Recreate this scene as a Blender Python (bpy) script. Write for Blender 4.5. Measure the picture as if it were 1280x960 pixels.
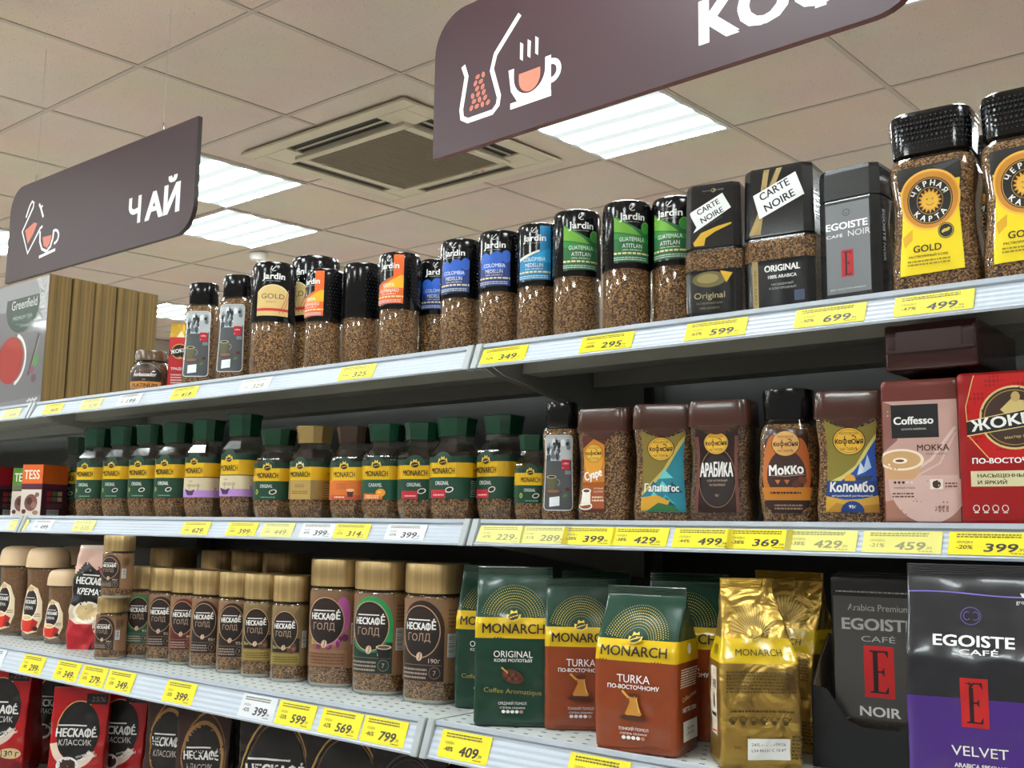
import bpy, bmesh, math, random
import numpy as np
from mathutils import Vector, Matrix
from mathutils.geometry import tessellate_polygon

SC = bpy.context.scene
COL = SC.collection
for _o in list(SC.objects):
    bpy.data.objects.remove(_o)

# ---------------------------------------------------------------- camera, light, exposure
CAM_Z = 1.30
RIGHT = Vector((0.0, 0.0, 0.0)); UP = Vector(); FWD = Vector()
YAW, PITCH, ROLL, F_PX = 0.6894929, 0.1351648, 0.0144893, 1319.217
def _basis():
    f = Vector((-math.sin(YAW) * math.cos(PITCH), math.cos(YAW) * math.cos(PITCH), math.sin(PITCH)))
    r = Vector((math.cos(YAW), math.sin(YAW), 0)); u = r.cross(f)
    c, s = math.cos(ROLL), math.sin(ROLL)
    return c * r + s * u, -s * r + c * u, f
RIGHT, UP, FWD = _basis()
CAM = Vector((0, 0, CAM_Z))
cd = bpy.data.cameras.new('camera'); cd.sensor_width = 36.0; cd.lens = F_PX / 1280 * 36; cd.clip_start = .02
cam = bpy.data.objects.new('camera', cd); COL.objects.link(cam)
cam.matrix_world = Matrix(((RIGHT.x, UP.x, -FWD.x, 0), (RIGHT.y, UP.y, -FWD.y, 0), (RIGHT.z, UP.z, -FWD.z, CAM_Z), (0, 0, 0, 1)))
SC.camera = cam
SC.view_settings.view_transform = 'Standard'; SC.view_settings.look = 'None'
SC.view_settings.gamma = 1; SC.view_settings.use_curve_mapping = False
SC.view_settings.exposure = 0.75
LAMP_STRENGTH = 20.0
wd = bpy.data.worlds.new('world'); SC.world = wd; wd.use_nodes = True
wd.node_tree.nodes['Background'].inputs[0].default_value = (1.0, 0.93, 0.87, 1)
wd.node_tree.nodes['Background'].inputs[1].default_value = 0.17

def ray(x, y):
    return (x - 640) * RIGHT - (y - 480) * UP + F_PX * FWD
def at(x, y, Y):
    """the point of the plane y = Y seen at pixel x, y of the 1280 x 960 photograph"""
    v = ray(x, y); return CAM + v * (Y / v.y)

# ---------------------------------------------------------------- materials
MATS = {}
def lin(hx):
    hx = hx.lstrip('#'); o = []
    for i in (0, 2, 4):
        c = int(hx[i:i + 2], 16) / 255
        o.append(c / 12.92 if c <= .04045 else ((c + .055) / 1.055) ** 2.4)
    return (o[0], o[1], o[2], 1)
FIN = {'': (.45, 0, 0), 'm': (.3, 1, 0), 'g': (.12, 0, .0), 'f': (.25, 0, .3), 'r': (.8, 0, 0), 'd': (.6, 0, 0), 's': (.5, 0, 0), 'b': (.34, .85, 0)}
def M(spec):
    """'#rrggbb' or '#rrggbb:finish' -> material"""
    if not isinstance(spec, str): return spec
    if spec in MATS: return MATS[spec]
    hx, fin = (spec.split(':') + [''])[:2]
    mt = bpy.data.materials.new('paint_' + hx[1:] + fin); mt.use_nodes = True
    b = mt.node_tree.nodes['Principled BSDF']; ro, me, co = FIN[fin]
    b.inputs['Base Color'].default_value = lin(hx); b.inputs['Roughness'].default_value = ro
    b.inputs['Metallic'].default_value = me; b.inputs['Coat Weight'].default_value = co
    if fin == 'r' or fin == 'd': b.inputs['Specular IOR Level'].default_value = .25
    if fin == 'b':
        nt = mt.node_tree; n_ = nt.nodes.new('ShaderNodeTexNoise'); n_.inputs['Scale'].default_value = 34; n_.inputs['Detail'].default_value = 2.5; n_.inputs['Distortion'].default_value = .8; bp_ = nt.nodes.new('ShaderNodeBump'); bp_.inputs['Strength'].default_value = .6; bp_.inputs['Distance'].default_value = .012
        tc_ = nt.nodes.new('ShaderNodeTexCoord'); nt.links.new(tc_.outputs['Object'], n_.inputs['Vector']); nt.links.new(n_.outputs[0], bp_.inputs['Height']); nt.links.new(bp_.outputs[0], b.inputs['Normal'])
    MATS[spec] = mt; return mt
def nodes(name):
    mt = bpy.data.materials.new(name); mt.use_nodes = True; MATS[name] = mt
    nt = mt.node_tree; return mt, nt, nt.nodes['Principled BSDF'], nt.nodes.new, nt.links.new
def coffee_mat(name, dark, mid, light, scale=520):
    mt, nt, b, N, L = nodes(name)
    tc = N('ShaderNodeTexCoord'); v = N('ShaderNodeTexVoronoi'); v.inputs['Scale'].default_value = scale
    sx = N('ShaderNodeSeparateColor'); cr = N('ShaderNodeValToRGB'); e = cr.color_ramp.elements
    e[0].color = lin(dark); e[1].color = lin(light); e[0].position = .1; e[1].position = .95
    k = e.new(.5); k.color = lin(mid)
    bp = N('ShaderNodeBump'); bp.inputs['Strength'].default_value = .9; bp.inputs['Distance'].default_value = .0012; bp.invert = True
    L(tc.outputs['Object'], v.inputs['Vector']); L(v.outputs['Color'], sx.inputs[0]); L(sx.outputs[0], cr.inputs[0])
    L(cr.outputs[0], b.inputs['Base Color']); L(v.outputs['Distance'], bp.inputs['Height']); L(bp.outputs[0], b.inputs['Normal'])
    b.inputs['Roughness'].default_value = .7
    return mt
GRAN = coffee_mat('coffee_granules', '#2e1c0e', '#7a5230', '#c0945e', 640)
GRAN_D = coffee_mat('dark_coffee_granules', '#24140a', '#583a22', '#946c48', 640)
POWD = coffee_mat('coffee_powder', '#6e4a28', '#8a6038', '#9c7044', 900)
def glass_mat(name, tint, base=.05, gain=.75, pw=3.5):
    mt, nt, b, N, L = nodes(name); nt.nodes.remove(b)
    out = nt.nodes['Material Output']; tr = N('ShaderNodeBsdfTransparent'); gl = N('ShaderNodeBsdfGlossy'); mx = N('ShaderNodeMixShader')
    tr.inputs[0].default_value = lin(tint); gl.inputs['Roughness'].default_value = .06
    lw = N('ShaderNodeLayerWeight'); lw.inputs[0].default_value = .5
    p = N('ShaderNodeMath'); p.operation = 'POWER'; p.inputs[1].default_value = pw
    a = N('ShaderNodeMath'); a.operation = 'MULTIPLY_ADD'; a.inputs[1].default_value = gain; a.inputs[2].default_value = base
    L(lw.outputs['Facing'], p.inputs[0]); L(p.outputs[0], a.inputs[0]); L(a.outputs[0], mx.inputs[0])
    L(tr.outputs[0], mx.inputs[1]); L(gl.outputs[0], mx.inputs[2]); L(mx.outputs[0], out.inputs[0])
    return mt
GLASS = glass_mat('clear_glass', '#f6f4ef', .085, .75, 3.2)
FILM = glass_mat('clear_film', '#fbfbfb', .05, .6, 3)
def brushed(name, hx, ax=2, rough=.3, metal=.9, contrast=.35, scale=260):
    mt, nt, b, N, L = nodes(name)
    tc = N('ShaderNodeTexCoord'); mp = N('ShaderNodeMapping'); s = [scale] * 3; s[ax] = 2; mp.inputs['Scale'].default_value = s
    n = N('ShaderNodeTexNoise'); n.inputs['Scale'].default_value = 1; n.inputs['Detail'].default_value = 3
    cr = N('ShaderNodeValToRGB'); c = lin(hx); e = cr.color_ramp.elements
    e[0].position = .3; e[1].position = .7
    e[0].color = [x * (1 - contrast) for x in c[:3]] + [1]; e[1].color = [min(1, x * (1 + contrast)) for x in c[:3]] + [1]
    L(tc.outputs['Object'], mp.inputs[0]); L(mp.outputs[0], n.inputs[0]); L(n.outputs[0], cr.inputs[0]); L(cr.outputs[0], b.inputs['Base Color'])
    b.inputs['Metallic'].default_value = metal; b.inputs['Roughness'].default_value = rough
    return mt
GOLDLID = brushed('brushed_gold_lid', '#b89c6c', 2, .38, .7, .18)
SPINE = brushed('gold_foil_edge', '#8a6e3c', 2, .5, .3, .3, 160)
GFOIL = brushed('gold_foil_film', '#c9a64a', 2, .3, .8, .15, 40)

# ---------------------------------------------------------------- object helpers
def tag(o, label=None, cat=None, group=None, kind=None):
    if label: o['label'] = label
    if cat: o['category'] = cat
    if group: o['group'] = group
    if kind: o['kind'] = kind
    return o
def obj(name, me, parent=None, loc=(0, 0, 0)):
    o = bpy.data.objects.new(name, me); COL.objects.link(o); o.location = loc
    if parent: o.parent = parent
    return o
def empty(name, loc, rot=0):
    o = bpy.data.objects.new(name, None); COL.objects.link(o); o.location = loc; o.rotation_euler = (0, 0, rot)
    o.empty_display_size = .02; return o
def finish(me, mats, smooth=True, ang=.7):
    for m_ in mats: me.materials.append(M(m_))
    if smooth:
        me.polygons.foreach_set('use_smooth', [True] * len(me.polygons)); me.set_sharp_from_angle(angle=ang)
    me.update(); return me
def boxes(name, lst, mats, bev=0.0):
    """lst of (x0,y0,z0,x1,y1,z1[,mat index]) in metres -> one mesh"""
    bm = bmesh.new()
    for b in lst:
        x0, y0, z0, x1, y1, z1 = b[:6]; mi = b[6] if len(b) > 6 else 0
        v = [bm.verts.new(p) for p in ((x0, y0, z0), (x1, y0, z0), (x1, y1, z0), (x0, y1, z0), (x0, y0, z1), (x1, y0, z1), (x1, y1, z1), (x0, y1, z1))]
        for q in ((3, 2, 1, 0), (4, 5, 6, 7), (0, 1, 5, 4), (1, 2, 6, 5), (2, 3, 7, 6), (3, 0, 4, 7)):
            bm.faces.new([v[i] for i in q]).material_index = mi
    if bev: bmesh.ops.bevel(bm, geom=bm.edges[:], offset=bev, segments=2, affect='EDGES', clamp_overlap=True)
    me = bpy.data.meshes.new(name); bm.to_mesh(me); bm.free(); return finish(me, mats, False)
def prism(name, outline, axis, a0, a1, mats, bev=0):
    """outline in the two other axes, extruded along axis (0,1,2)"""
    bm = bmesh.new()
    def mk(p, a):
        q = list(p); q.insert(axis, a); return bm.verts.new(q)
    A = [mk(p, a0) for p in outline]; B = [mk(p, a1) for p in outline]; n = len(A)
    bm.faces.new(A); bm.faces.new(B[::-1])
    for i in range(n): bm.faces.new((A[i], B[i], B[(i + 1) % n], A[(i + 1) % n]))
    bmesh.ops.recalc_face_normals(bm, faces=bm.faces[:])
    if bev: bmesh.ops.bevel(bm, geom=bm.edges[:], offset=bev, segments=2, affect='EDGES', clamp_overlap=True)
    me = bpy.data.meshes.new(name); bm.to_mesh(me); bm.free(); return finish(me, mats, False)

# cross sections: unit points, counter-clockwise seen from below, starting at the front centre (0,-1)
def sup(n=2.0, N=44):
    o = []
    for i in range(N):
        t = 2 * math.pi * i / N; s, c = math.sin(t), -math.cos(t)
        o.append((math.copysign(abs(s) ** (2 / n), s), math.copysign(abs(c) ** (2 / n), c)))
    return o
def octa(c):
    k = 1 - c
    return [(0, -1), (k, -1), (1, -k), (1, 0), (1, k), (k, 1), (0, 1), (-k, 1), (-1, k), (-1, 0), (-1, -k), (-k, -1)]
def rrect(rx, ry, seg=4, mid=4):
    q = []
    def line(a, b):
        for i in range(mid): q.append((a[0] + (b[0] - a[0]) * i / mid, a[1] + (b[1] - a[1]) * i / mid))
    def arc(cx, cy, t0):
        for i in range(seg):
            t = t0 + math.pi / 2 * i / seg; q.append((cx + rx * math.cos(t), cy + ry * math.sin(t)))
    X, Y = 1 - rx, 1 - ry
    line((0, -1), (X, -1)); arc(X, -Y, -math.pi / 2); line((1, -Y), (1, Y)); arc(X, Y, 0)
    line((X, 1), (-X, 1)); arc(-X, Y, math.pi / 2); line((-1, Y), (-1, -Y)); arc(-X, -Y, math.pi); line((-X, -1), (0, -1))
    return q
def wrinkle(P, amp, seed):
    """deterministic crumple of film, along the local radial direction (P in metres)"""
    if not amp: return P
    x, y, z = P[:, 0] * 1000, P[:, 1] * 1000, P[:, 2] * 1000
    n = (np.sin(x * .11 + z * .05 + seed) + .8 * np.sin(-x * .07 + z * .12 + 2.1 * seed) + .6 * np.sin(x * .19 - z * .17 + y * .2 + 3 * seed)
         + .4 * np.sin(z * .31 + x * .09 + 5 * seed)) / 2.2
    k = n * amp * .001
    r = np.hypot(x, y) + 1e-6
    Q = P.copy(); Q[:, 1] += k * np.where(y < 0, -1, 1) * np.clip(np.abs(y) / 8, 0, 1); Q[:, 0] += .35 * k * x / r
    return Q
class Form:
    """a solid lofted through horizontal rings; also maps flat artwork onto its outside"""
    def __init__(s, cs, rings, wr=0, seed=0):
        s.cs, s.rings, s.wr, s.seed = cs, rings, wr, seed
        s.z = np.array([r[0] for r in rings], float); s.w = np.array([r[1] for r in rings], float); s.d = np.array([r[2] for r in rings], float)
        s.ox = np.array([r[4] if len(r) > 4 else 0 for r in rings], float)
        P = np.array(cs + [cs[0]]); s.P = P
        W, D = s.w.max(), s.d.max(); Q = P * [W, D]; seg = np.hypot(*(Q[1:] - Q[:-1]).T); s.cum = np.concatenate([[0], np.cumsum(seg)])
        t = (Q[1:] - Q[:-1]) / seg[:, None]; en = np.stack([t[:, 1], -t[:, 0]], 1)
        vn = en + np.roll(en, 1, 0); vn /= np.linalg.norm(vn, axis=1)[:, None]; s.N = np.vstack([vn, vn[:1]])
    def mesh(s, name, mats, cap0=True, cap1=True, smooth=True, ang=None):
        if ang is None: ang = .3 if len(s.cs) < 14 and len(s.cs) > 10 else .7
        n = len(s.cs); V = []; F = []; MI = []
        for r in s.rings: ox = r[4] if len(r) > 4 else 0; V += [(x * r[1] + ox, y * r[2], r[0]) for x, y in s.cs]
        for k in range(len(s.rings) - 1):
            mi = s.rings[k][3] if len(s.rings[k]) > 3 else 0
            for i in range(n):
                j = (i + 1) % n; F.append((k * n + i, k * n + j, k * n + n + j, k * n + n + i)); MI.append(mi)
        if cap0: F.append(tuple(range(n))[::-1]); MI.append(s.rings[0][3] if len(s.rings[0]) > 3 else 0)
        if cap1: F.append(tuple(range((len(s.rings) - 1) * n, len(s.rings) * n))); MI.append(MI[-2 if cap0 else -1])
        V = wrinkle(np.array(V) * .001, s.wr, s.seed)
        me = bpy.data.meshes.new(name); me.from_pydata(V.tolist(), [], F); me.polygons.foreach_set('material_index', MI)
        return finish(me, mats, smooth, ang)
    def map(s, A):
        L = s.cum[-1]; u = np.mod(A[:, 0], L); v = A[:, 1]
        px, py = np.interp(u, s.cum, s.P[:, 0]), np.interp(u, s.cum, s.P[:, 1])
        nx, ny = np.interp(u, s.cum, s.N[:, 0]), np.interp(u, s.cum, s.N[:, 1])
        w, d = np.interp(v, s.z, s.w), np.interp(v, s.z, s.d)
        P = np.stack([px * w + np.interp(v, s.z, s.ox), py * d, v], 1) * .001
        P = wrinkle(P, s.wr, s.seed)
        P[:, 0] += nx * A[:, 2] * .001; P[:, 1] += ny * A[:, 2] * .001
        return P
class Flat:
    """artwork standing upright in the plane y = y0 facing -y"""
    def __init__(s, y0=0): s.y0 = y0
    def map(s, A): return np.stack([A[:, 0] * .001, s.y0 - A[:, 2] * .001, A[:, 1] * .001], 1)
class Tilt:
    """artwork on a plane given by origin, right and up vectors (metres)"""
    def __init__(s, o, r, u):
        s.o, s.r, s.u = np.array(o), np.array(r), np.array(u); s.n = np.cross(s.r, s.u)
    def map(s, A): return s.o + (A[:, :1] * s.r + A[:, 1:2] * s.u + A[:, 2:3] * s.n) * .001

# ---------------------------------------------------------------- flat artwork (millimetres): shapes painted over each other
TXT = {}
ALIKE = str.maketrans('АВЕКМНОРСТХаеорсху', 'ABEKMHOPCTXaeopcxy')      # same shapes in both alphabets
def text_geo(t, b):
    t = t.translate(ALIKE)
    if (t, b) in TXT: return TXT[(t, b)]
    if 'Ф' in t or 'ф' in t:            # the round letter with a stem, composed from the letter o
        V, F = text_geo(t.replace('Ф', 'О').replace('ф', 'о'), b); V = V.copy(); F = list(F)
        for i, ch in enumerate(t):
            if ch not in 'Фф': continue
            pre = t[:i].replace('Ф', 'О').replace('ф', 'о') + ('О' if ch == 'Ф' else 'о'); A = text_geo(pre, b)[0]; q = text_geo(pre[-1], b)[0]
            cx = A[:, 0].max() - (q[:, 0].max() - q[:, 0].min()) / 2; y0, y1 = q[:, 1].min(), q[:, 1].max(); e = .03 if ch == 'Ф' else .2; w = .042
            n = len(V); V = np.vstack([V, [(cx - w, y0 - e), (cx + w, y0 - e), (cx + w, y1 + e), (cx - w, y1 + e)]]); F.append((n, n + 1, n + 2, n + 3))
        TXT[(t, b)] = (V, F); return TXT[(t, b)]
    c = bpy.data.curves.new('lettering', 'FONT'); c.body = t; c.resolution_u = 3
    o = bpy.data.objects.new('lettering', c); COL.objects.link(o); bpy.context.view_layer.update()
    me = bpy.data.meshes.new_from_object(o.evaluated_get(bpy.context.evaluated_depsgraph_get()))
    n = len(me.vertices); V = np.zeros(n * 3); me.vertices.foreach_get('co', V); V = V.reshape(-1, 3)[:, :2]
    F = [tuple(p.vertices) for p in me.polygons]
    bpy.data.objects.remove(o); bpy.data.curves.remove(c); bpy.data.meshes.remove(me)
    TXT[(t, b)] = (V, F); return TXT[(t, b)]
def R(x0, y0, x1, y1, m): return ('P', [(x0, y0), (x1, y0), (x1, y1), (x0, y1)], m)
def E(cx, cy, rx, ry, m, n=32, rot=0):
    c, s = math.cos(rot), math.sin(rot); q = []
    for i in range(n):
        a, b = rx * math.cos(2 * math.pi * i / n), ry * math.sin(2 * math.pi * i / n); q.append((cx + a * c - b * s, cy + a * s + b * c))
    return ('P', q, m)
def P(pts, m): return ('P', pts, m)
def T(t, cx, cy, h, m, w=None, rot=0, b=0.0, slant=0): return ('T', t, cx, cy, h, m, w, rot, b, slant)
def O(cx, cy, rx, ry, th, m, a0=0, a1=360, n=40):
    q = []; A = [math.radians(a0 + (a1 - a0) * i / n) for i in range(n + 1)]
    return ('S', [(cx + rx * math.cos(a), cy + ry * math.sin(a)) for a in A], [(cx + (rx - th) * math.cos(a), cy + (ry - th) * math.sin(a)) for a in A], m)
def Ln(pts, w, m):
    a, b = [], []
    for i, p in enumerate(pts):
        p0, p1 = pts[max(i - 1, 0)], pts[min(i + 1, len(pts) - 1)]
        dx, dy = p1[0] - p0[0], p1[1] - p0[1]; l = math.hypot(dx, dy) or 1
        a.append((p[0] - dy / l * w / 2, p[1] + dx / l * w / 2)); b.append((p[0] + dy / l * w / 2, p[1] - dx / l * w / 2))
    return ('S', a, b, m)
def arc(cx, cy, rx, ry, a0, a1, n=14):
    return [(cx + rx * math.cos(math.radians(a0 + (a1 - a0) * i / n)), cy + ry * math.sin(math.radians(a0 + (a1 - a0) * i / n))) for i in range(n + 1)]
def fine(x0, x1, y0, y1, rows, m, seed=1):
    """illegibly small print: rows of short word bars"""
    rnd = random.Random(seed); o = []; st = (y1 - y0) / rows
    for k in range(rows):
        x = x0; y = y0 + k * st
        while x < x1 - 1:
            l = min(rnd.uniform(1.2, 4.5), x1 - x); o.append(R(x, y, x + l, y + st * .5, m)); x += l + .8
    return o
def barcode(x0, y0, x1, y1, vert=True):
    o = [R(x0, y0, x1, y1, '#e8e8e8')]; rnd = random.Random(5); p = (y0 if vert else x0) + .8; e = (y1 if vert else x1) - .8
    while p < e:
        t = rnd.uniform(.3, .9)
        o.append(R(x0 + 1, p, x1 - 1, min(p + t, e), '#151515') if vert else R(p, y0 + 1.4, min(p + t, e), y1 - .6, '#151515')); p += t + rnd.uniform(.3, .8)
    return o
def art(name, shapes, surf, du=None, dv=None, clip=None, h0=.3, dh=.012):
    if isinstance(surf, Form):
        if surf.wr: du, dv = (du and 3.6), 4.2
        dv = dv or 5.0
    bm = bmesh.new(); mats = []; lv = h0; last = None
    def mi(m_):
        if m_ not in mats: mats.append(m_)
        return mats.index(m_)
    for sh in shapes:
        lv += dh; k = sh[0]
        if k == 'P':
            m_ = mi(sh[2]); vs = [bm.verts.new((x, y, lv)) for x, y in sh[1]]
            if convex(sh[1]): bm.faces.new(vs).material_index = m_
            else:
                for t in tessellate_polygon([[Vector((x, y, 0)) for x, y in sh[1]]]):
                    try: bm.faces.new([vs[i] for i in t]).material_index = m_
                    except ValueError: pass
        elif k == 'S':
            m_ = mi(sh[3]); A = [bm.verts.new((x, y, lv)) for x, y in sh[1]]; B = [bm.verts.new((x, y, lv)) for x, y in sh[2]]
            for i in range(len(A) - 1): bm.faces.new((A[i], A[i + 1], B[i + 1], B[i])).material_index = m_
        else:
            _, t, cx, cy, h, mm, w, rot, b, sl = sh; m_ = mi(mm); V, F = text_geo(t, 0)
            if not len(V): continue
            sc = h / .729; x0, x1 = V[:, 0].min(), V[:, 0].max(); sx = sc if w is None else w / (x1 - x0)
            X = (V[:, 0] - (x0 + x1) / 2) * sx; Y = V[:, 1] * sc - h / 2; X = X + Y * sl; c, s = math.cos(rot), math.sin(rot)
            o_ = b * h * 1.25
            for kk, (ox, oy) in enumerate(((0, 0),) if b <= 0 else ((-o_, -o_ * .5), (o_, -o_ * .5), (-o_, o_ * .5), (o_, o_ * .5))):
                vs = [bm.verts.new((cx + (a + ox) * c - (q + oy) * s, cy + (a + ox) * s + (q + oy) * c, lv + kk * .004)) for a, q in zip(X, Y)]
                for f in F:
                    try: bm.faces.new([vs[i] for i in f]).material_index = m_
                    except ValueError: pass
    def cut(co, no, clear=False):
        bmesh.ops.bisect_plane(bm, geom=bm.verts[:] + bm.edges[:] + bm.faces[:], plane_co=co, plane_no=no, clear_outer=clear, dist=1e-5)
    if clip:
        x0, y0, x1, y1 = clip
        cut((x0, 0, 0), (-1, 0, 0), True); cut((x1, 0, 0), (1, 0, 0), True); cut((0, y0, 0), (0, -1, 0), True); cut((0, y1, 0), (0, 1, 0), True)
    xs = [v.co.x for v in bm.verts]; ys = [v.co.y for v in bm.verts]
    if du:
        if isinstance(du, (int, float)): us = np.arange(math.ceil(min(xs) / du) * du, max(xs), du)
        else: us = du
        for u in us: cut((u, 0, 0), (1, 0, 0))
    if dv:
        for v_ in np.arange(math.ceil(min(ys) / dv) * dv, max(ys), dv): cut((0, v_, 0), (0, 1, 0))
    bm.verts.ensure_lookup_table()
    A = np.array([v.co[:] for v in bm.verts])
    if isinstance(surf, Form):
        def cell(x, d):
            if d is None or not isinstance(d, (int, float)): return x, x, np.zeros_like(x)
            a = np.floor(x / d + 1e-4) * d; return a, a + d, np.clip((x - a) / d, 0, 1)
        u0, u1, fu = cell(A[:, 0], du); v0, v1, fv = cell(A[:, 1], dv); Q = 0
        for uu, wu in ((u0, 1 - fu), (u1, fu)):
            for vv, wv in ((v0, 1 - fv), (v1, fv)): Q = Q + surf.map(np.stack([uu, vv, A[:, 2]], 1)) * (wu * wv)[:, None]
    else: Q = surf.map(A)
    for v, q in zip(bm.verts, Q): v.co = q
    me = bpy.data.meshes.new(name); bm.to_mesh(me); bm.free()
    return finish(me, mats, True, 1.0)
def convex(p):
    s = 0
    for i in range(len(p)):
        a, b, c = p[i - 2], p[i - 1], p[i]; k = (b[0] - a[0]) * (c[1] - b[1]) - (b[1] - a[1]) * (c[0] - b[0])
        if abs(k) < 1e-9: continue
        if s == 0: s = k
        elif s * k < 0: return False
    return True

# ---------------------------------------------------------------- things from kinds
KINDS = {}
def kind(fn):
    """builds the parts of a product once; later things share the meshes"""
    def get(*a):
        k = (fn.__name__,) + a
        if k not in KINDS: KINDS[k] = fn(*a)
        return KINDS[k]
    return get
def place(parts, name, label, cat, loc, rot=0, group=None, sc=1, lean=(0, 0)):
    r = empty(name, loc, 0); r.rotation_euler = (math.radians(lean[0]), math.radians(lean[1]), math.radians(rot))
    if sc != 1: r.scale = (sc, sc, sc) if not isinstance(sc, tuple) else sc
    tag(r, label, cat, group); made = []
    for p in parts:
        nm, me = p[0], p[1]; par = made[p[2]] if len(p) > 2 and p[2] is not None else r
        o = obj(nm, me, par)
        if len(p) > 3: o['label'] = p[3]
        made.append(o)
    return r

# ================================================================ the shop: ceiling, floor, walls
AL, CH, TA, TB = 0.0387630, 1.3995232, -3.0311232, 1.7973123      # ceiling pitch, height over the lens, tile origin
CM = Matrix.Translation(CAM) @ Matrix.Rotation(AL, 4, 'X') @ Matrix.Translation((TA, TB, CH))
def ceil_obj(o, i, j, dz=0, turn=0):
    """hang an object at tile coordinates i, j under the (slightly pitched) ceiling"""
    o.matrix_world = CM @ Matrix.Translation((.6 * i, .6 * j, dz)) @ Matrix.Rotation(turn, 4, 'Z'); return o
cm, nt, b, N, L = nodes('ceiling_tile')
tc = N('ShaderNodeTexCoord'); n1 = N('ShaderNodeTexNoise'); n1.inputs['Scale'].default_value = 150; n1.inputs['Detail'].default_value = 2
cr = N('ShaderNodeValToRGB'); e = cr.color_ramp.elements; e[0].position = .27; e[1].position = .36; e[0].color = lin('#a89b8e'); e[1].color = lin('#e2d0c3')
n2 = N('ShaderNodeTexNoise'); n2.inputs['Scale'].default_value = 2.2
mx = N('ShaderNodeMix'); mx.data_type = 'RGBA'; mx.blend_type = 'MULTIPLY'; mx.inputs[0].default_value = .25
bp = N('ShaderNodeBump'); bp.inputs['Strength'].default_value = .35; bp.inputs['Distance'].default_value = .004
L(tc.outputs['Object'], n1.inputs['Vector']); L(tc.outputs['Object'], n2.inputs['Vector']); L(n1.outputs[0], cr.inputs[0]); L(cr.outputs[0], mx.inputs[6]); L(n2.outputs[1], mx.inputs[7])
L(mx.outputs[2], b.inputs['Base Color']); L(n1.outputs[0], bp.inputs['Height']); L(bp.outputs[0], b.inputs['Normal']); b.inputs['Roughness'].default_value = .95
LAMPS = [(1, 2), (-2, 1), (-3, 2), (-5, 1), (-7, 4), (3, 1), (0, -3), (3, -2), (-3, -3), (-6, -3), (6, -3), (1, -5), (-2, -6), (5, 4), (-1, 7), (-4, -6), (2, -7), (5, -6), (-7, -6), (-5, 7), (3, 7), (-9, 7), (-9, 2)]  # lamps without an entry in LL are unseen, added for lighting
def ceiling_mesh():
    # tiles, leaving openings for the lamps
    bx = []
    for i in range(-9, 9):
        for j in range(-8, 13):
            if (i, j) in LAMPS: continue
            bx.append((i * .6, j * .6, .006, i * .6 + .6, j * .6 + .6, .03))
    return boxes('ceiling', bx, ['ceiling_tile'])

co = obj('ceiling', ceiling_mesh()); co.matrix_world = CM; tag(co, kind='structure')
bars = [(-5.4, j * .6 - .009, .003, 5.4, j * .6 + .009, .0075) for j in range(-8, 14)] + [(i * .6 - .009, -4.8, .0025, i * .6 + .009, 7.8, .0075) for i in range(-9, 10)]
tg = obj('trim_1', boxes('ceiling_grid', bars, ['#b8aa9d'])); tg.matrix_world = CM; tag(tg, kind='structure')
fl = obj('floor', boxes('floor', [(-9, -7, -.1, 8, 9.5, 0)], ['#d2cabf'])); tag(fl, kind='structure')
wl = obj('wall_left', boxes('wall_left', [(-8.35, -4, 0, -8.25, 9.5, 2.9)], ['#a39a90'])); tag(wl, kind='structure')
wb = obj('wall_back', boxes('wall_back', [(-8.25, 9.3, 0, 3, 9.4, 3.1)], ['#a39a90'])); tag(wb, kind='structure')

# ---- lamps: steel tray, four-tube diffuser that gives off the light
lm, nt, b, N, L = nodes('lamp_diffuser')
tc = N('ShaderNodeTexCoord'); sp = N('ShaderNodeSeparateXYZ'); ma = N('ShaderNodeMath'); ma.operation = 'MULTIPLY'; ma.inputs[1].default_value = 2 * math.pi / .142
sn = N('ShaderNodeMath'); sn.operation = 'COSINE'; m2 = N('ShaderNodeMath'); m2.operation = 'MULTIPLY_ADD'; m2.inputs[1].default_value = 2.65 * LAMP_STRENGTH; m2.inputs[2].default_value = .46
L(tc.outputs['Object'], sp.inputs[0]); L(sp.outputs[1], ma.inputs[0]); L(ma.outputs[0], sn.inputs[0]); pw_ = N('ShaderNodeMath'); pw_.operation = 'MULTIPLY_ADD'; pw_.inputs[1].default_value = .5; pw_.inputs[2].default_value = .5; pq = N('ShaderNodeMath'); pq.operation = 'POWER'; pq.inputs[1].default_value = 4
L(sn.outputs[0], pw_.inputs[0]); L(pw_.outputs[0], pq.inputs[0]); L(pq.outputs[0], m2.inputs[0]); L(m2.outputs[0], b.inputs['Emission Strength'])
b.inputs['Emission Color'].default_value = (.90, 1, 1, 1); b.inputs['Base Color'].default_value = (.22, .24, .24, 1)
diff_me = boxes('diffuser', [(-.279, -.279, 0, .279, .279, .004)], ['lamp_diffuser'])
fr_me = boxes('lamp_frame', [(-.297, -.297, -.002, .297, -.279, .01), (-.297, .279, -.002, .297, .297, .01), (-.297, -.279, -.002, -.279, .279, .01), (.279, -.279, -.002, .297, .279, .01), (-.29, -.29, .05, .29, .29, .055)], ['#d8d8d4'])
LL = {(1, 2): 'lit square ceiling panel lamp right of the cassette air conditioner, under the coffee sign', (-2, 1): 'lit ceiling panel lamp half hidden by the right end of the tea sign',
      (-3, 2): 'lit ceiling panel lamp just beyond the tea sign, over the smoke detector', (-5, 1): 'lit ceiling panel lamp cut by the left picture edge, left of the tea sign', (-7, 4): 'small distant lit ceiling lamp behind the tea boxes and coffee jars',
      (3, 1): 'lit ceiling panel lamp with one corner showing at the right tip of the coffee sign'}
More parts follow.
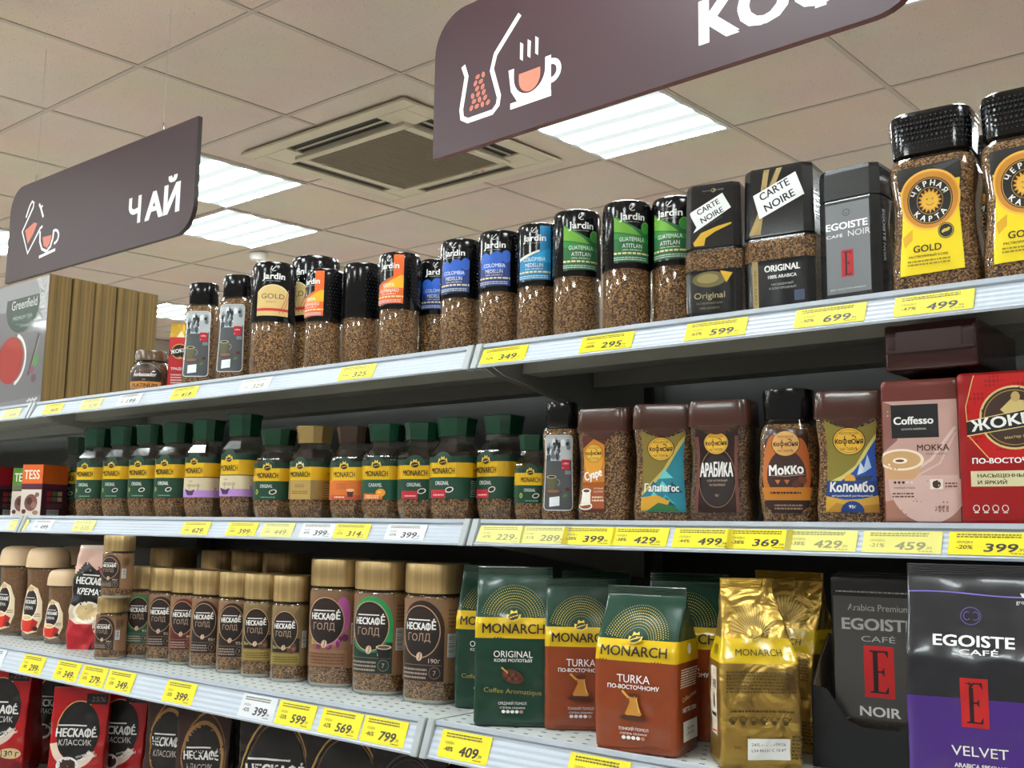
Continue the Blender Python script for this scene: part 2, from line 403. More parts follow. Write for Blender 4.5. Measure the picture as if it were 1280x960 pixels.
for (i, j) in LAMPS:
    r = empty('ceiling_lamp', (0, 0, 0)); ceil_obj(r, i + .5, j + .5)
    tag(r, LL.get((i, j), 'unseen lit square ceiling panel lamp added outside the picture to light the shop'), 'ceiling lamp', 'ceiling panel lamps'); obj('lamp_frame', fr_me, r); obj('diffuser', diff_me, r)

# ---- cassette air conditioner
ac = empty('ceiling_air_conditioner', (0, 0, 0)); ceil_obj(ac, .01, 2.01)
tag(ac, 'square beige cassette air conditioner set in the tiled ceiling, between the two signs', 'air conditioner')
h = .468; g = .275; z0 = -.03
pan = []
def ring(a, bb, za, zb, mi=0): return [(-bb, -bb, za, bb, -a, zb, mi), (-bb, a, za, bb, bb, zb, mi), (-bb, -a, za, -a, a, zb, mi), (a, -a, za, bb, a, zb, mi)]
op0, op1, opl, zf = .314, .404, .262, -.012
pan += ring(op1, h, zf, -.002) + ring(g + .002, op0, zf - .014, -.002)
for sx in (-1, 1):
    for sy in (-1, 1):
        x0, x1 = sorted((sx * opl, sx * op1)); y0, y1 = sorted((sy * opl, sy * op1)); pan.append((x0, y0, zf, x1, y1, -.002))
obj('front_panel', boxes('front_panel', pan, ['#d2c7b0'], .0015), ac)
obj('air_duct', boxes('air_duct', ring(op0 + .001, op1 - .001, -.003, -.0015), ['#0c0b0a']), ac)
lv_me = boxes('louvre', [(-opl + .004, -.004, -.0012, opl - .004, .004, .0012)], ['#b0a690'])
z0 = zf - .014
for k in range(4):
    q = (op0 + op1) / 2; a = k * math.pi / 2
    o = obj('louvre', lv_me, ac, (q * math.sin(a), -q * math.cos(a), zf + .003)); o.rotation_euler = (math.radians(-35), 0, a)
gb = [(-g, -g, z0 + .012, g, g, z0 + .012, 1)]
gb += [(-g, -g + k * (2 * g / 44), z0 + .003, g, -g + k * (2 * g / 44) + .006, z0 + .012) for k in range(44)] + [(-g + k * .055, -g, z0 + .004, -g + k * .055 + .004, g, z0 + .011) for k in range(11)]
obj('intake_grille', boxes('intake_grille', gb, ['#8d7f6b', '#7a6c58']), ac)
obj('status_light', boxes('status_light', [(.165, .294, z0 - .003, .175, .304, z0)], ['#ff5030']), ac); obj('badge', boxes('badge', [(.11, .296, z0 - .002, .14, .302, z0)], ['#77705f']), ac)
sd = empty('smoke_detector', (0, 0, 0)); ceil_obj(sd, -3.12, 3.16); tag(sd, 'small white round smoke detector under the ceiling lamp beyond the tea sign', 'smoke detector')
obj('detector_body', Form(sup(2, 28), [(-42, 30, 30), (-36, 44, 44), (-14, 52, 52), (0, 52, 52)]).mesh('detector_body', ['#e9e6e0']), sd); obj('sensor_cap', Form(sup(2, 20), [(-50, 16, 16), (-42, 22, 22)]).mesh('sensor_cap', ['#cfccc6']), sd)

# ---- hanging signs
SIGN = '#3d232a:s'; WH = '#f2efee'; SAL = '#d8765f'
def sign_shape(w, hh, r):
    # rounded at upper left and lower right
    return arc(r, hh - r, r, r, 180, 90, 10) + [(w, hh)] + arc(w - r, r, r, r, 0, -90, 10) + [(0, 0)]
def hanging_sign(p0, yaw, w, hh, r, th, shapes, label, hooks, edge):
    s = empty('hanging_sign', p0, yaw); tag(s, label, 'sign', 'shop signs hung from the ceiling')
    out = sign_shape(w, hh, r)
    obj('sign_board', prism('sign_board', [(x, z) for x, z in out], 1, 0, th, [edge]), s)
    obj('printed_face', art('printed_face', [P([(x * 1000, z * 1000) for x, z in out], SIGN)] + shapes, Flat(0), h0=.4, dh=.004), s)
    for hx in hooks:
        top = CM.inverted() @ (s.matrix_basis @ Vector((hx, th / 2, hh))); up = -top.z
        q = obj('hook', Form(sup(2, 10), [(-8, 1.6, 1.6), (0, 4.5, 1.6), (12, 5.5, 1.6), (22, 3, 1.6), (25, 1, 1)]).mesh('hook', ['#8a8580:m']), s, (hx, th / 2, hh))
        obj('suspension_wire', Form(sup(2, 8), [(20, .7, .7), (up * 1000, .7, .7)]).mesh('suspension_wire', ['#d8d4cc']), q)
    return s
tea_icon = [P([(107, 152), (128, 158), (160, 168), (182, 162), (160, 132), (130, 106)], SAL), Ln([(106, 193), (126, 228), (138, 238), (150, 232), (148, 218), (89, 151), (134, 76), (203, 143), (216, 147)], 8.5, WH), Ln([(184, 222), (196, 208), (216, 175)], 9, WH), Ln([(196, 208), (208, 212)], 7, WH),
            P([(221, 112), (276, 110), (270, 88), (254, 74), (232, 84)], SAL), Ln([(203, 133), (207, 100), (222, 76), (252, 64), (274, 76), (285, 100), (287, 124)], 9, WH), Ln([(208, 53), (304, 61)], 9, WH), Ln([(289, 122)] + arc(294, 101, 24, 20, 80, -90, 8), 8, WH)]
hanging_sign((at(13, 270, 1.471).x, 1.471, CAM_Z + .727), 0, 1.0, .30, .075, .012, tea_icon + [T('АЙ', 857, 102, 76, WH, 152, b=.045), Ln([(748, 64), (748, 140)], 15, WH), Ln([(702, 140), (702, 118)] + arc(724, 116, 22, 18, 180, 280, 8) + [(748, 101)], 15, WH)],
             'dark plum sign with white tea cup icon, hung over the tea boxes', (.14, .83), '#241416')
def bean(x, y, r): 
    a = math.radians(r); c, s = math.cos(a), math.sin(a)
    return [E(x, y, 6.2, 4.2, SAL, 14, a), Ln([(x - 5.6 * c, y - 5.6 * s), (x + 5.6 * c, y + 5.6 * s)], 1.2, '#3d232a')]
cof_icon = [Ln([(82, 174), (92, 149), (79, 84), (82, 66), (98, 57), (164, 57), (178, 68), (181, 84), (161, 143), (170, 172), (232, 233)], 11, WH)]
for r_, (x0_, n_) in enumerate(((107, 4), (112, 3), (110, 3), (120, 2), (117, 2), (121, 2))):
    for q_ in range(n_): cof_icon += bean(x0_ + q_ * 15 + (r_ % 2) * 2, 80 + r_ * 12, (60, 15, 100, 40)[(q_ + r_) % 4])
cof_icon += [P([(205, 128), (219, 128)] + arc(258, 108, 39, 38, 180, 360, 14) + [(297, 128), (311, 128), (311, 60), (312, 60), (312, 49), (211, 49), (211, 61), (228, 61), (212, 84)], WH), P([(219, 132)] + arc(258, 108, 39, 38, 180, 360, 14) + [(297, 132)], SIGN),
             P([(232, 113)] + arc(258.5, 100, 26.5, 27, 180, 360, 12) + [(285, 113)], SAL), Ln([(306, 116)] + arc(312, 97, 18, 18, 80, -95, 10), 11, WH)]
for x in (234, 253, 272): cof_icon.append(P([(x, 143), (x + 7, 137), (x + 8, 170), (x, 176)], WH))
pl = at(541, 200, 1.471); pr = at(1106, 17, 1.421)
hanging_sign((pl.x, 1.471, CAM_Z + .7305), math.atan2(-.05, pr.x - pl.x), 1.0, .30, .085, .014, cof_icon + [T('КОФЕ', 784, 87, 76, WH, 308, b=.045)],
             'dark plum sign with white coffee flask and cup icon, upper edge outside the picture', (.14, .86), '#5e1d16')

# ================================================================ the shelving
YF = {1: 1.073, 2: 1.073, 3: .995, 4: .96}; ZS = {1: CAM_Z + .245, 2: CAM_Z + .0075, 3: CAM_Z - .2425, 4: CAM_Z - .50}
YB = 1.52; JX = [-4.70, -3.449, -2.199, -.949, .301]
GREY = '#97978f'; DECK = '#b4b8b6'; RAIL = '#b4bcc8'
rk = empty('shelving_rack', (-1.6, YB, 0)); tag(rk, 'dark grey metal shelving rack carrying the coffee shelves', 'rack')
obj('back_panel', boxes('back_panel', [(JX[0] + 1.6, .004, .1, JX[-1] + 1.6, .014, ZS[1] + .05)], ['#303130']), rk)
for x in JX: obj('upright', boxes('upright', [(x + 1.6 - .025, -.03, 0, x + 1.6 + .025, .002, ZS[1] + .08)], ['#3e3f40'], .003), rk)
obj('foot_rail', boxes('foot_rail', [(JX[0] + 1.6, .003, 0, JX[-1] + 1.6, .06, .1)], ['#3e3f40']), rk)
def shelf(k, x0, x1, label):
    yf, z = YF[k], ZS[k]; w = x1 - x0 - .004; s = empty('metal_shelf', (x0 + .002, yf, z)); D = YB - yf - .034
    tag(s, label, 'shelf', 'grey metal shelves with price rails')
    bx = [(0, .004, -.003, w, D, 0)]
    bx += [(0, .002, -.020, w, .005, -.003, 2), (0, .005, -.020, w, .02, -.018, 2)]
    for y in (.085, .26): bx += [(.012, y, -.028, w - .012, y + .045, -.003, 2)]
    if k == 3:
        for r in range(5):
            y = .02 + r * .0215
            n = int(w / .0215)
            for q in range(n): bx.append((.006 + q * .0215 + (r % 2) * .0107, y, 0, .006 + q * .0215 + (r % 2) * .0107 + .006, y + .0028, .0003, 1))
    obj('deck', boxes('deck', bx, [DECK, '#3c3e3d', GREY]), s)
    hh, dy = (.0305, .0125) if k < 3 else (.0395, .0145)
    # sloping price rail: lip, sloped face with fine ribs, lower lip
    o = [(.004, .003), (-.001, .003), (-.0015, -.002), (.0015, -.0045)]
    rb = 9
    for i in range(rb + 1):
        t = i / rb; o.append((-t * dy + (.0006 if i % 2 else 0), -.0045 - t * (hh - .007)))
    o += [(-dy - .0015, -hh + .001), (-dy - .001, -hh - .0015), (-dy + .003, -hh - .001), (.004, -.008)]
    obj('price_rail', prism('price_rail', o, 0, .012, w - .012, [RAIL]), s)
    cap = prism('rail_end_cap', [(.004, .0035), (-.003, .0035), (-dy - .004, -hh - .002), (.002, -hh - .002), (.004, -.01)], 0, 0, .012, ['#a3a9ab'], .001)
    for xx in (0, w - .012): obj('rail_end_cap', cap, s, (xx, 0, 0))
    br = prism('bracket', [(.02, -.004), (D, -.004), (D, -.085), (.05, -.034), (.02, -.022)], 0, 0, .003, [GREY])
    for xx in (.004, w - .007): obj('bracket', br, s, (xx, 0, 0))
TIER = {1: 'top', 2: 'second', 3: 'third', 4: 'lowest'}
WHERE = {0: 'far left, beyond the tea shelf, mostly outside the picture', 1: 'under the tea at the left', 2: 'in the middle of the picture', 3: 'at the right of the picture'}
for k in (1, 2, 3, 4):
    for bi in (1, 2, 3):
        shelf(k, JX[bi], JX[bi + 1], '%s shelf of the rack, the length %s' % (TIER[k], WHERE[bi]))

# ---- price tags in the rails
YEL = '#ecd90c'; INK = '#2a2a26'
def price_tag(k, xa, xb, py, price, disc, white, label, faded=False):
    hh, dy = (.0305, .0125) if k < 3 else (.0395, .0145)
    ym = YF[k] - dy / 2; c = at((xa + xb) / 2, py, ym)
    t = empty('price_tag', (c.x, YF[k] - .002, ZS[k] - .0055)); tag(t, label, 'price tag', 'price tags in the shelf rails')
    w = 78 if k < 3 else 80; H = math.hypot(hh - .009, dy * .78) * 1000
    up = Vector((0, dy * .78, hh - .009)).normalized()
    bg = '#d4d6da' if white else (YEL if not faded else '#e0d878'); ik = INK if not faded else '#8d8a62'
    me = prism('card', [(0, 0), (-dy * .78, -(hh - .009)), (-dy * .78 - .0006, -(hh - .009)), (-.0006, 0)], 0, -w / 2000, w / 2000, [bg])
    obj('card', me, t)
    s = [T(price, 9, H * .34, H * .36, ik, 29, b=.035, slant=.2), T(',99', 27, H * .25, H * .13, ik, 6), T('СКИДКА', -24, H * .56, H * .10, ik, 15), T(disc, -24, H * .34, H * .17, ik, 15, b=.02, slant=.15)]
    s += fine(-32, 26, H * .76, H * .96, 2, ik if faded else '#55532a', int(price) + k) + fine(18, 32, H * .08, H * .14, 1, ik, 3)
    o = Vector((0, -dy * .78 - .0006, -(hh - .009)))
    obj('print', art('print', s, Tilt(o, (1, 0, 0), up), h0=.15), t)
PT = [(1, 0, 30, 515, '499', '-35%', 0, 1), (1, 52, 82, 508, '449', '-35%', 0, 0), (1, 100, 130, 500, '529', '-30%', 0, 1), (1, 150, 175, 497, '199', '-20%', 1, 0), (1, 212, 250, 490, '419', '-47%', 0, 0), (1, 300, 340, 480, '329', '-50%', 1, 1), (1, 423, 470, 466, '325', '-45%', 0, 0),
      (1, 600, 660, 446, '349', '-42%', 0, 0), (1, 722, 795, 432, '295', '-50%', 0, 0), (1, 855, 935, 412, '599', '-62%', 0, 0), (1, 990, 1085, 395, '699', '-30%', 0, 0), (1, 1116, 1218, 379, '499', '-47%', 0, 0),
      (2, 12, 35, 655, '399', '-20%', 0, 1), (2, 42, 66, 660, '499', '-25%', 1, 0), (2, 88, 122, 660, '535', '-30%', 0, 1), (2, 225, 265, 662, '629', '-40%', 0, 0), (2, 283, 323, 663, '399', '-45%', 0, 0), (2, 327, 368, 663, '449', '-30%', 0, 1), (2, 375, 420, 664, '399', '-45%', 1, 0), (2, 412, 467, 665, '314', '-52%', 0, 0), (2, 480, 535, 666, '399', '-53%', 1, 0),
      (2, 604, 650, 673, '229', '-47%', 0, 1), (2, 657, 707, 673, '289', '-31%', 0, 1), (2, 708, 764, 674, '399', '-38%', 0, 0), (2, 771, 828, 675, '429', '-38%', 0, 0), (2, 850, 910, 677, '499', '-44%', 0, 0), (2, 918, 980, 678, '369', '-38%', 0, 0), (2, 992, 1060, 680, '429', '-38%', 0, 1), (2, 1090, 1165, 683, '459', '-21%', 0, 1), (2, 1200, 1280, 687, '399', '-20%', 0, 0),
      (3, -20, 8, 815, '399', '-38%', 1, 0), (3, 26, 57, 827, '299', '-38%', 0, 0), (3, 67, 102, 836, '349', '-33%', 0, 0), (3, 102, 133, 839, '279', '-35%', 0, 0), (3, 134, 168, 847, '349', '-33%', 0, 0), (3, 203, 247, 862, '399', '-50%', 0, 0), (3, 302, 343, 885, '399', '-42%', 1, 0), (3, 346, 394, 890, '599', '-53%', 0, 0), (3, 400, 452, 902, '569', '-62%', 0, 0), (3, 455, 506, 910, '799', '-46%', 0, 0), (3, 545, 617, 930, '409', '-48%', 0, 0), (3, 705, 790, 960, '439', '-36%', 0, 0)]
NEAR = {1: ['at the far left under the silver tea box', 'under the front tea box spine', 'pale, under the middle of the tea boxes', 'white, left of the small stout jar', 'under the two grey label jars', 'white and washed out, under the gold label jar', 'under the plain black lidded jar',
            'just right of the top rail joint', 'under the first green label jar', 'under the black square jar with the gold swoosh', 'under the grey and black jar', 'under the tall yellow label jar'],
        2: ['pale, at the far left under the tea boxes', 'white, just right of the left rail joint', 'pale, under the green labelled jars at far left', 'under the first jar with the beige label', 'under the second jar with the beige label', 'pale, under the short green jar', 'white, under the gold lidded jar', 'under the orange label jar', 'white, last before the rail joint',
            'pale, just right of the middle rail joint', 'pale, under the grey label jar', 'under the orange jar turned aside', 'under the jar with the teal wave picture', 'under the brown jar with tall white lettering', 'under the round black lidded jar', 'pale, under the jar with the blue sea picture', 'pale, under the pink beige packet', 'under the red packet'],
        3: ['white, cut by the left picture edge', 'under the beige lidded jars', 'under the cream coffee pouch', 'between two others, under the stacked gold lid jars', 'under the green ringed slim jar', 'alone, under the middle of the slim jar row', 'white, left of the yellow ones under the gold lid jars', 'under the purple flower jar', 'under the green big gold lid jar', 'last before the rail joint, under the brown big jar', 'under the green coffee bag', 'cut by the bottom picture edge under the orange brown bags']}
cnt = {1: 0, 2: 0, 3: 0}
for k, xa, xb, py, pr_, dc, wh, fd in PT:
    w_ = NEAR[k][cnt[k]]; cnt[k] += 1
    price_tag(k, xa, xb, py, pr_, dc, wh, '%s price tag, %s rail, %s' % ('white' if wh else 'yellow', TIER[k], w_.replace('white, ', '').replace('white and ', '').replace('pale, ', 'pale and ')), fd)

# ================================================================ products: kinds
BLK = '#0d0d0f:g'; W = '#f0efec'
def jar_parts(cs, glass, coffee, lid, lidcs, lidmat, gm='coffee_granules', lab=(), glassmat='clear_glass', extra=()):
    g = Form(cs, glass)
    out = [('glass_jar', g.mesh('glass_jar', [glassmat])), ('coffee_fill', Form(cs, coffee).mesh('coffee_fill', [gm]), 0), ('lid', Form(lidcs, lid).mesh('lid', [lidmat] if isinstance(lidmat, str) else lidmat))]
    for nm, me in lab: out.append((nm, me))
    return out + list(extra)
def inner(rings, z0, z1, t=1.3):
    """rings of the fill inside a glass of these rings"""
    z = [r[0] for r in rings]; o = []
    zs = sorted({z0, z1} | {q for q in z if z0 < q < z1})
    for q in zs: o.append((q, np.interp(q, z, [r[1] for r in rings]) - t, np.interp(q, z, [r[2] for r in rings]) - t))
    return o
def bands(x0, x1, y, m, seed=1):
    o = []; x = x0; rnd = random.Random(seed)
    while x < x1 - 2:
        w = min(rnd.uniform(4, 8), x1 - x); o.append(R(x, y, x + w, y + 2.4, m)); x += w + 1.4
    return o

# ---- tall round jar, black embossed sleeve lid
JL = {'kenya': ('#e8641c', '#f2b21e', ('KENYA', 'KILIMANJARO')), 'blue': ('#17357e', '#2a62c8', ('COLOMBIA', 'MEDELLIN')), 'teal': ('#0a7fb4', '#1d9fd4', ('COLOMBIA', 'MEDELLIN')), 'green': ('#1d6a34', '#6fae35', ('GUATEMALA', 'ATITLAN')), 'gold': ('#d8b878', '#c9a560', ('GOLD', ''))}
@kind
def round_jar(v):
    C = sup(2, 48); g = [(0, 27, 27), (1, 29.5, 29.5), (4, 31, 31), (82, 31, 31), (86, 30, 30)]
    lidr = [(80, 31.6, 31.6), (81, 32.2, 32.2), (160, 31.8, 31.8), (165, 31.2, 31.2), (168.5, 29.5, 29.5), (170, 26, 26)]
    F = Form(C, lidr); c1, c2, tt = JL[v] if v in JL else JL['kenya']
    dots = [E(u + (r % 2) * 2.6, 96 + r * 5.6, .75, 1.0, '#33343a:g', 6) for r in range(12) for u in np.arange(31, 168, 5.2)]
    ps = jar_parts(C, g, inner(g, 4, 83), lidr, C, BLK, 'coffee_granules', [('embossed_dots', art('embossed_dots', dots, F, h0=.15))])
    if v == 'plain': return ps
    if v == 'gold':
        s = [R(-24, 86, 24, 164, '#101012:g'), R(-24, 88, 24, 112, c1), P([(-27, 112)] + arc(0, 112, 27, 22, 180, 0, 14), c1), O(0, 112, 27, 22, 1, '#f4e2b0', 0, 180),
             Ln([(10, 92), (19, 112), (24, 128)], 1.4, '#c86a50'), Ln([(15, 92), (22, 110), (26, 122)], 1.2, '#c86a50'), R(-27, 95, 27, 99, '#c8281c'), T('GOLD', 0, 117, 7.5, '#3a2a18', 34), T('RISTRETTO', -2, 108, 2.2, '#7a5a30', 14)]
    else:
        full = v in ('kenya', 'teal')
        s = [R(-24, 86, 24, 164, '#101012:g'), R(-24, 88, 24, 128, c1)]
        if full:
            s += [R(-24, 88, 24, 164, c1), P([(-27, 164), (8, 164), (8, 130), (-27, 118)], '#131316:g'), P([(-27, 118), (8, 130), (8, 127), (-27, 114)], '#e8e2d0' if v == 'teal' else '#b8601a'), P([(-6, 118), (20, 132), (27, 130), (27, 112), (-10, 112)], c2)]
        elif v == 'green':
            s += [P([(-27, 128), (-27, 150), (-10, 140), (8, 131), (27, 128)], c1), P([(-27, 148), (-27, 128), (-5, 124), (12, 122), (0, 132)], c2), P([(-26, 126), (27, 118), (27, 112), (-26, 118)], '#2f8a3c'), E(19, 133, 7, 8, '#3f9a3a'), Ln(arc(19, 133, 6, 7, 30, 200), .6, '#8cc860')]
        else:
            s += [P([(-27, 126), (-20, 134), (-12, 136), (-6, 130), (0, 128), (27, 128), (27, 110), (-27, 110)], c1), E(4, 128, 10, 9, c2), E(-14, 127, 9, 8, c2), E(18, 130, 7, 9, c2), E(-2, 116, 20, 7, c2)]
        s += [T(tt[0], 0, 117, 5.6, W, 33 if v != 'kenya' else 20), T(tt[1], 0, 108.5, 5.6, W, 26 if v != 'kenya' else 34), T('100% ARABICA', 0, 103, 1.9, W, 26)]
        s += bands(-25, 25, 97.5, '#e8d9a0', 4) + fine(-24, 20, 90, 95, 2, '#cfd8d8', 3)
    s += [T('Jardin', 0, 147, 9.5, W, 33, b=.03), T('FREEZE DRIED', 0, 139.6, 1.6, '#b0b0b0', 20), Ln(arc(0, 158, 4, 4, 120, 320, 8), .8, '#d8d8d8'), Ln([(-3, 155), (3.5, 162)], 1.2, '#d8d8d8')]
    return ps + [('label', art('label', s, F, du=3, h0=.2, clip=(-24, 80, 24, 168)))]

# ---- glass jar with a grey printed label, black screw lid
@kind
def waisted_jar():
    C = sup(3.2, 44); g = [(0, 27, 22), (2, 30, 25), (20, 32, 26), (60, 30.5, 24.5), (100, 29, 23.5), (140, 31, 25), (150, 29, 23), (156, 24, 20)]
    F = Form(C, g); lid = [(153, 25, 21), (155, 26, 22), (190, 26, 22), (194, 25, 21), (195, 23, 19)]
    rnd = random.Random(4); s = []
    def rr(x0, y0, x1, y1, r, m): return P(arc(x1 - r, y1 - r, r, r, 0, 90, 5) + arc(x0 + r, y1 - r, r, r, 90, 180, 5) + arc(x0 + r, y0 + r, r, r, 180, 270, 5) + arc(x1 - r, y0 + r, r, r, 270, 360, 5), m)
    s += [rr(-25, 18, 25, 140, 7, '#d8dadc'), rr(-23.5, 19.5, 23.5, 138.5, 6, '#4b4d50'), rr(-23.5, 98, 23.5, 138.5, 6, '#b9bfc4')]
    for _ in range(26):
        x, y = rnd.uniform(-20, 20), rnd.uniform(102, 130); s += [E(x, y, rnd.uniform(2, 4), rnd.uniform(3, 7), random.Random(int(x * 9)).choice(['#26282c', '#3d434a', '#e6e8ea', '#6c747c', '#101214']), 10)]
        if rnd.random() < .5: s.append(E(x, y + 6, 2, 2.3, '#8d9297', 10))
    s += [R(6, 84, 20, 100, '#b8182a'), T('coffee', 13, 94, 3, W, 10), fine(7, 19, 86, 91, 2, '#e8c0c0')[0], R(12, 76, 22, 82, '#7b7d86'),
          P([(-20, 72), (-3, 72), (-5, 56), (-9, 51), (-15, 51), (-18, 56)], '#5d5a3a'), E(-11.5, 72, 8.6, 2.6, '#c9c3a0'), E(-11.5, 72, 7, 1.9, '#3a2416'), Ln(arc(-2, 63, 5, 5, -80, 90, 8), 1.6, '#8a8456'), E(-8, 48, 15, 4, '#5a3a2a'), E(-8, 49, 11, 2.6, '#84604a'),
          P([(-14, 24), (3, 26), (3, 41), (-14, 39)], '#e4e8ec'), E(12, 42, 4, 2.4, '#4c7a38', rot=.5), E(16, 52, 4, 3, '#5a2028')]
    return jar_parts(C, g, inner(g, 4, 150), lid, sup(2.4, 40), BLK, 'coffee_granules', [('label', art('label', s, F, du=4, dv=12))])

def serif_e(cx, cy, w, h, m):
    """tall narrow letter E with wedge serifs"""
    def q(x, y): return (cx + x * w / 2, cy + y * h / 2)
    return [P([q(-.62, -1), q(-.1, -1), q(-.1, 1), q(-.62, 1)], m), P([q(-1, 1), q(-1, .94), q(-.62, .9), q(-.1, .9), q(.6, .93), q(.95, .68), q(1, .68), q(.95, 1)], m), P([q(-1, -1), q(-1, -.94), q(-.62, -.9), q(-.1, -.9), q(.6, -.93), q(.95, -.68), q(1, -.68), q(.95, -1)], m), P([q(-.1, .04), q(.3, .05), q(.5, .2), q(.56, .2), q(.56, -.2), q(.5, -.2), q(.3, -.05), q(-.1, -.04)], m)]

# ---- slim/large jar with brushed gold lid
GV = {'green': ('#1f8a50', '#1d4a34', '#2b6a48', 0), 'brown': ('#2a1712', '#241510', '#2a1a14', 0), 'red': ('#6e1c1a', '#5a1a16', '#5e2018', 0), 'barista': ('#14100e', '#14100e', '#14100e', 1), 'purple': ('#8e2a72', '#9a6c4c', '#8a5c46', 2), 'green_big': ('#1f9a58', '#122c20', '#1d7a48', 0)}
@kind
def gold_lid_jar(v, big, h):
    W0 = 43.0 if big else 29.5; k = W0 / 30; C = sup(2.7, 44); hl = h * (.215 if big else .245); zb = h - hl; y0 = h * .155
    g = [(0, W0 - 3.5, W0 - 3.5), (1.5, W0 - .8, W0 - .8), (5, W0, W0), (zb - 7, W0, W0), (zb - 3, W0 - 1.5, W0 - 1.5), (zb - 1.5, W0 - 5, W0 - 5), (zb + 4, W0 - 5, W0 - 5)]
    lid = [(zb - .3, W0 - 1.2, W0 - 1.2), (zb + 1, W0 - .3, W0 - .3), (h - 2, W0 - .3, W0 - .3), (h - .4, W0 - 1.2, W0 - 1.2), (h, W0 - 3, W0 - 3)]
    F = Form(C, g); ct, cl, ce, st = GV[v]; yt = zb - 7; H = yt - y0; X = W0 * .78
    wave = [(x, y0 + 4 * math.cos(x / W0 * 1.5) + 0) for x in np.linspace(-X * 2.6, X * 2.6, 26)]
    s = []
    slv = '#8d6b50:f' if st != 1 else '#86704c:f'
    s.append(('S', [(x, yt) for x, _ in wave], [(x, y - 4 + 2.2 * abs(x) / X) for x, y in wave], slv))
    yc = y0 + H * .60; rx, ry = X * .86, H * .30
    cx = -X * .08
    if st == 0: s += [R(-X, y0 + 1, X, y0 + H * .42, cl), O(cx + 2 * k, yc + 2 * k, rx + 3.4 * k, ry + 4 * k, 5 * k, ct, -30, 150), P([(cx + rx * .2, y0 + H * .40), (X, y0 + H * .40), (X, yc), (cx + rx * .9, yc - 4)], ct), E(cx, y0 + H * .38, X * .8, H * .12, ce)]
    if st == 1: s += [R(-X, y0 + H * .22, X, y0 + H * .46, cl)] + [Ln([(cx + rx * .8, yc - ry * .8 + i * H * .045), (X * 1.25 - i * .5, yc - ry * .5 + i * H * .05)], .7 * k, '#2a2018') for i in range(12)] + [E(X * .45, y0 + H * .30, X * .34, H * .1, '#5a3a30'), E(X * .3, y0 + H * .32, 3 * k, 3 * k, '#a8806a'), E(X * .6, y0 + H * .28, 3 * k, 3 * k, '#8a5a4a'), T('Barista', -X * .5, y0 + H * .31, H * .06, '#c8b480', X * .8), R(-X, y0 + 2, X, y0 + H * .2, '#97803e')] + fine(-X + 2, X - 2, y0 + 5, y0 + H * .17, 3, '#5e4e1c', 4)
    if st == 2:
        s += [E(X * .75, yc + ry * .3, X * .35, ry * .8, '#b85aa0'), R(-X, y0 + 1, X, y0 + H * .22, '#94694c')]
        rnd = random.Random(2)
        for _ in range(16): s.append(E(rnd.uniform(-X, X), y0 + H * rnd.uniform(.24, .42), rnd.uniform(3, 6), rnd.uniform(3, 6), rnd.choice(['#7a1e66', '#a83a8a', '#5e1450', '#c465aa']), 12))
        s += [R(-X * .8, y0 + H * .29, X * .3, y0 + H * .37, '#a98a5a'), T('ALTA RICA', -X * .25, y0 + H * .33, H * .045, '#5a3a20', X * .9)] + fine(-X + 3, X - 4, y0 + 4, y0 + H * .2, 4, '#6a4630', 5)
    s += [E(cx, yc, rx + 1.5 * k, ry + 1.5 * k, '#c9a07c'), E(cx, yc, rx + .6 * k, ry + .6 * k, '#1c100c'), E(cx + rx * .1, yc + ry * .35, rx * .8, ry * .55, '#2c1a14')]
    lw = rx * 1.75; th = ry * .30
    s += [T('НЕСКАФ', cx - rx * .12, yc + ry * .22, th, W, lw * .80, b=.03), T('É', cx + rx * .74, yc + ry * .28, th * 1.2, W, lw * .11, b=.03), Ln([(cx - rx * .70, yc + ry * .47), (cx + rx * .55, yc + ry * .47)], th * .16, W),
          T('ГОЛД', cx - rx * .05, yc - ry * .22, th * 1.05, '#b89a84', lw * .72)]
    s += [E(cx, yc - ry * 1.0, 3.3 * k, 4.3 * k, '#d9b9a0', 18, -.3), Ln([(cx - 1, yc - ry * 1.0 - 3.6 * k), (cx + .6 * k, yc - ry), (cx + 1, yc - ry * 1.0 + 3.6 * k)], .7 * k, '#4a2a1a')]
    if st == 0:
        s += [T('190г' if big else '95г', X * .6, y0 + H * .255, H * .055, '#d8c4b4', X * .5), Ln([(-X, y0 + H * .2), (X * .92, y0 + H * .2)], .4, '#a89080'), O(X * .62, y0 + H * .11, X * .24, H * .07, .5, '#a89080', 0, 360), T('7', X * .62, y0 + H * .11, H * .06, '#b8a494')] + fine(-X + 2, X * .3, y0 + 4, y0 + H * .18, 3, '#a89488', 6)
        if v == 'green_big': s += [P([(X * .3, y0 + H * .34), (X * .95, y0 + H * .34), (X * .85, y0 + H * .2), (X * .42, y0 + H * .2)], '#14100e'), E(X * .62, y0 + H * .34, X * .34, H * .03, '#d8c8b0'), E(X * .62, y0 + H * .34, X * .26, H * .018, '#6a4a30')]
    s += barcode(X * 1.14, y0 + H * .30, X * 1.14 + 9 * k, y0 + H * .58) + fine(X * 1.16, X * 1.9, y0 + H * .66, y0 + H * .9, 5, '#4e3a2c', 8)
    base = ('glass_base', Form(C, [(-.02, W0 - 4, W0 - 4), (0.3, W0 - 3, W0 - 3), (5, W0 - 1.6, W0 - 1.6)]).mesh('glass_base', ['#b9beba:g']), 0)
    return jar_parts(C, g, inner(g, 5.5, zb - 5), lid, C, 'brushed_gold_lid', 'coffee_granules', [('label', art('label', s, F, du=3.2, clip=(-X * 2.55, y0 - 8, X * 2.55, yt)))], extra=[base])

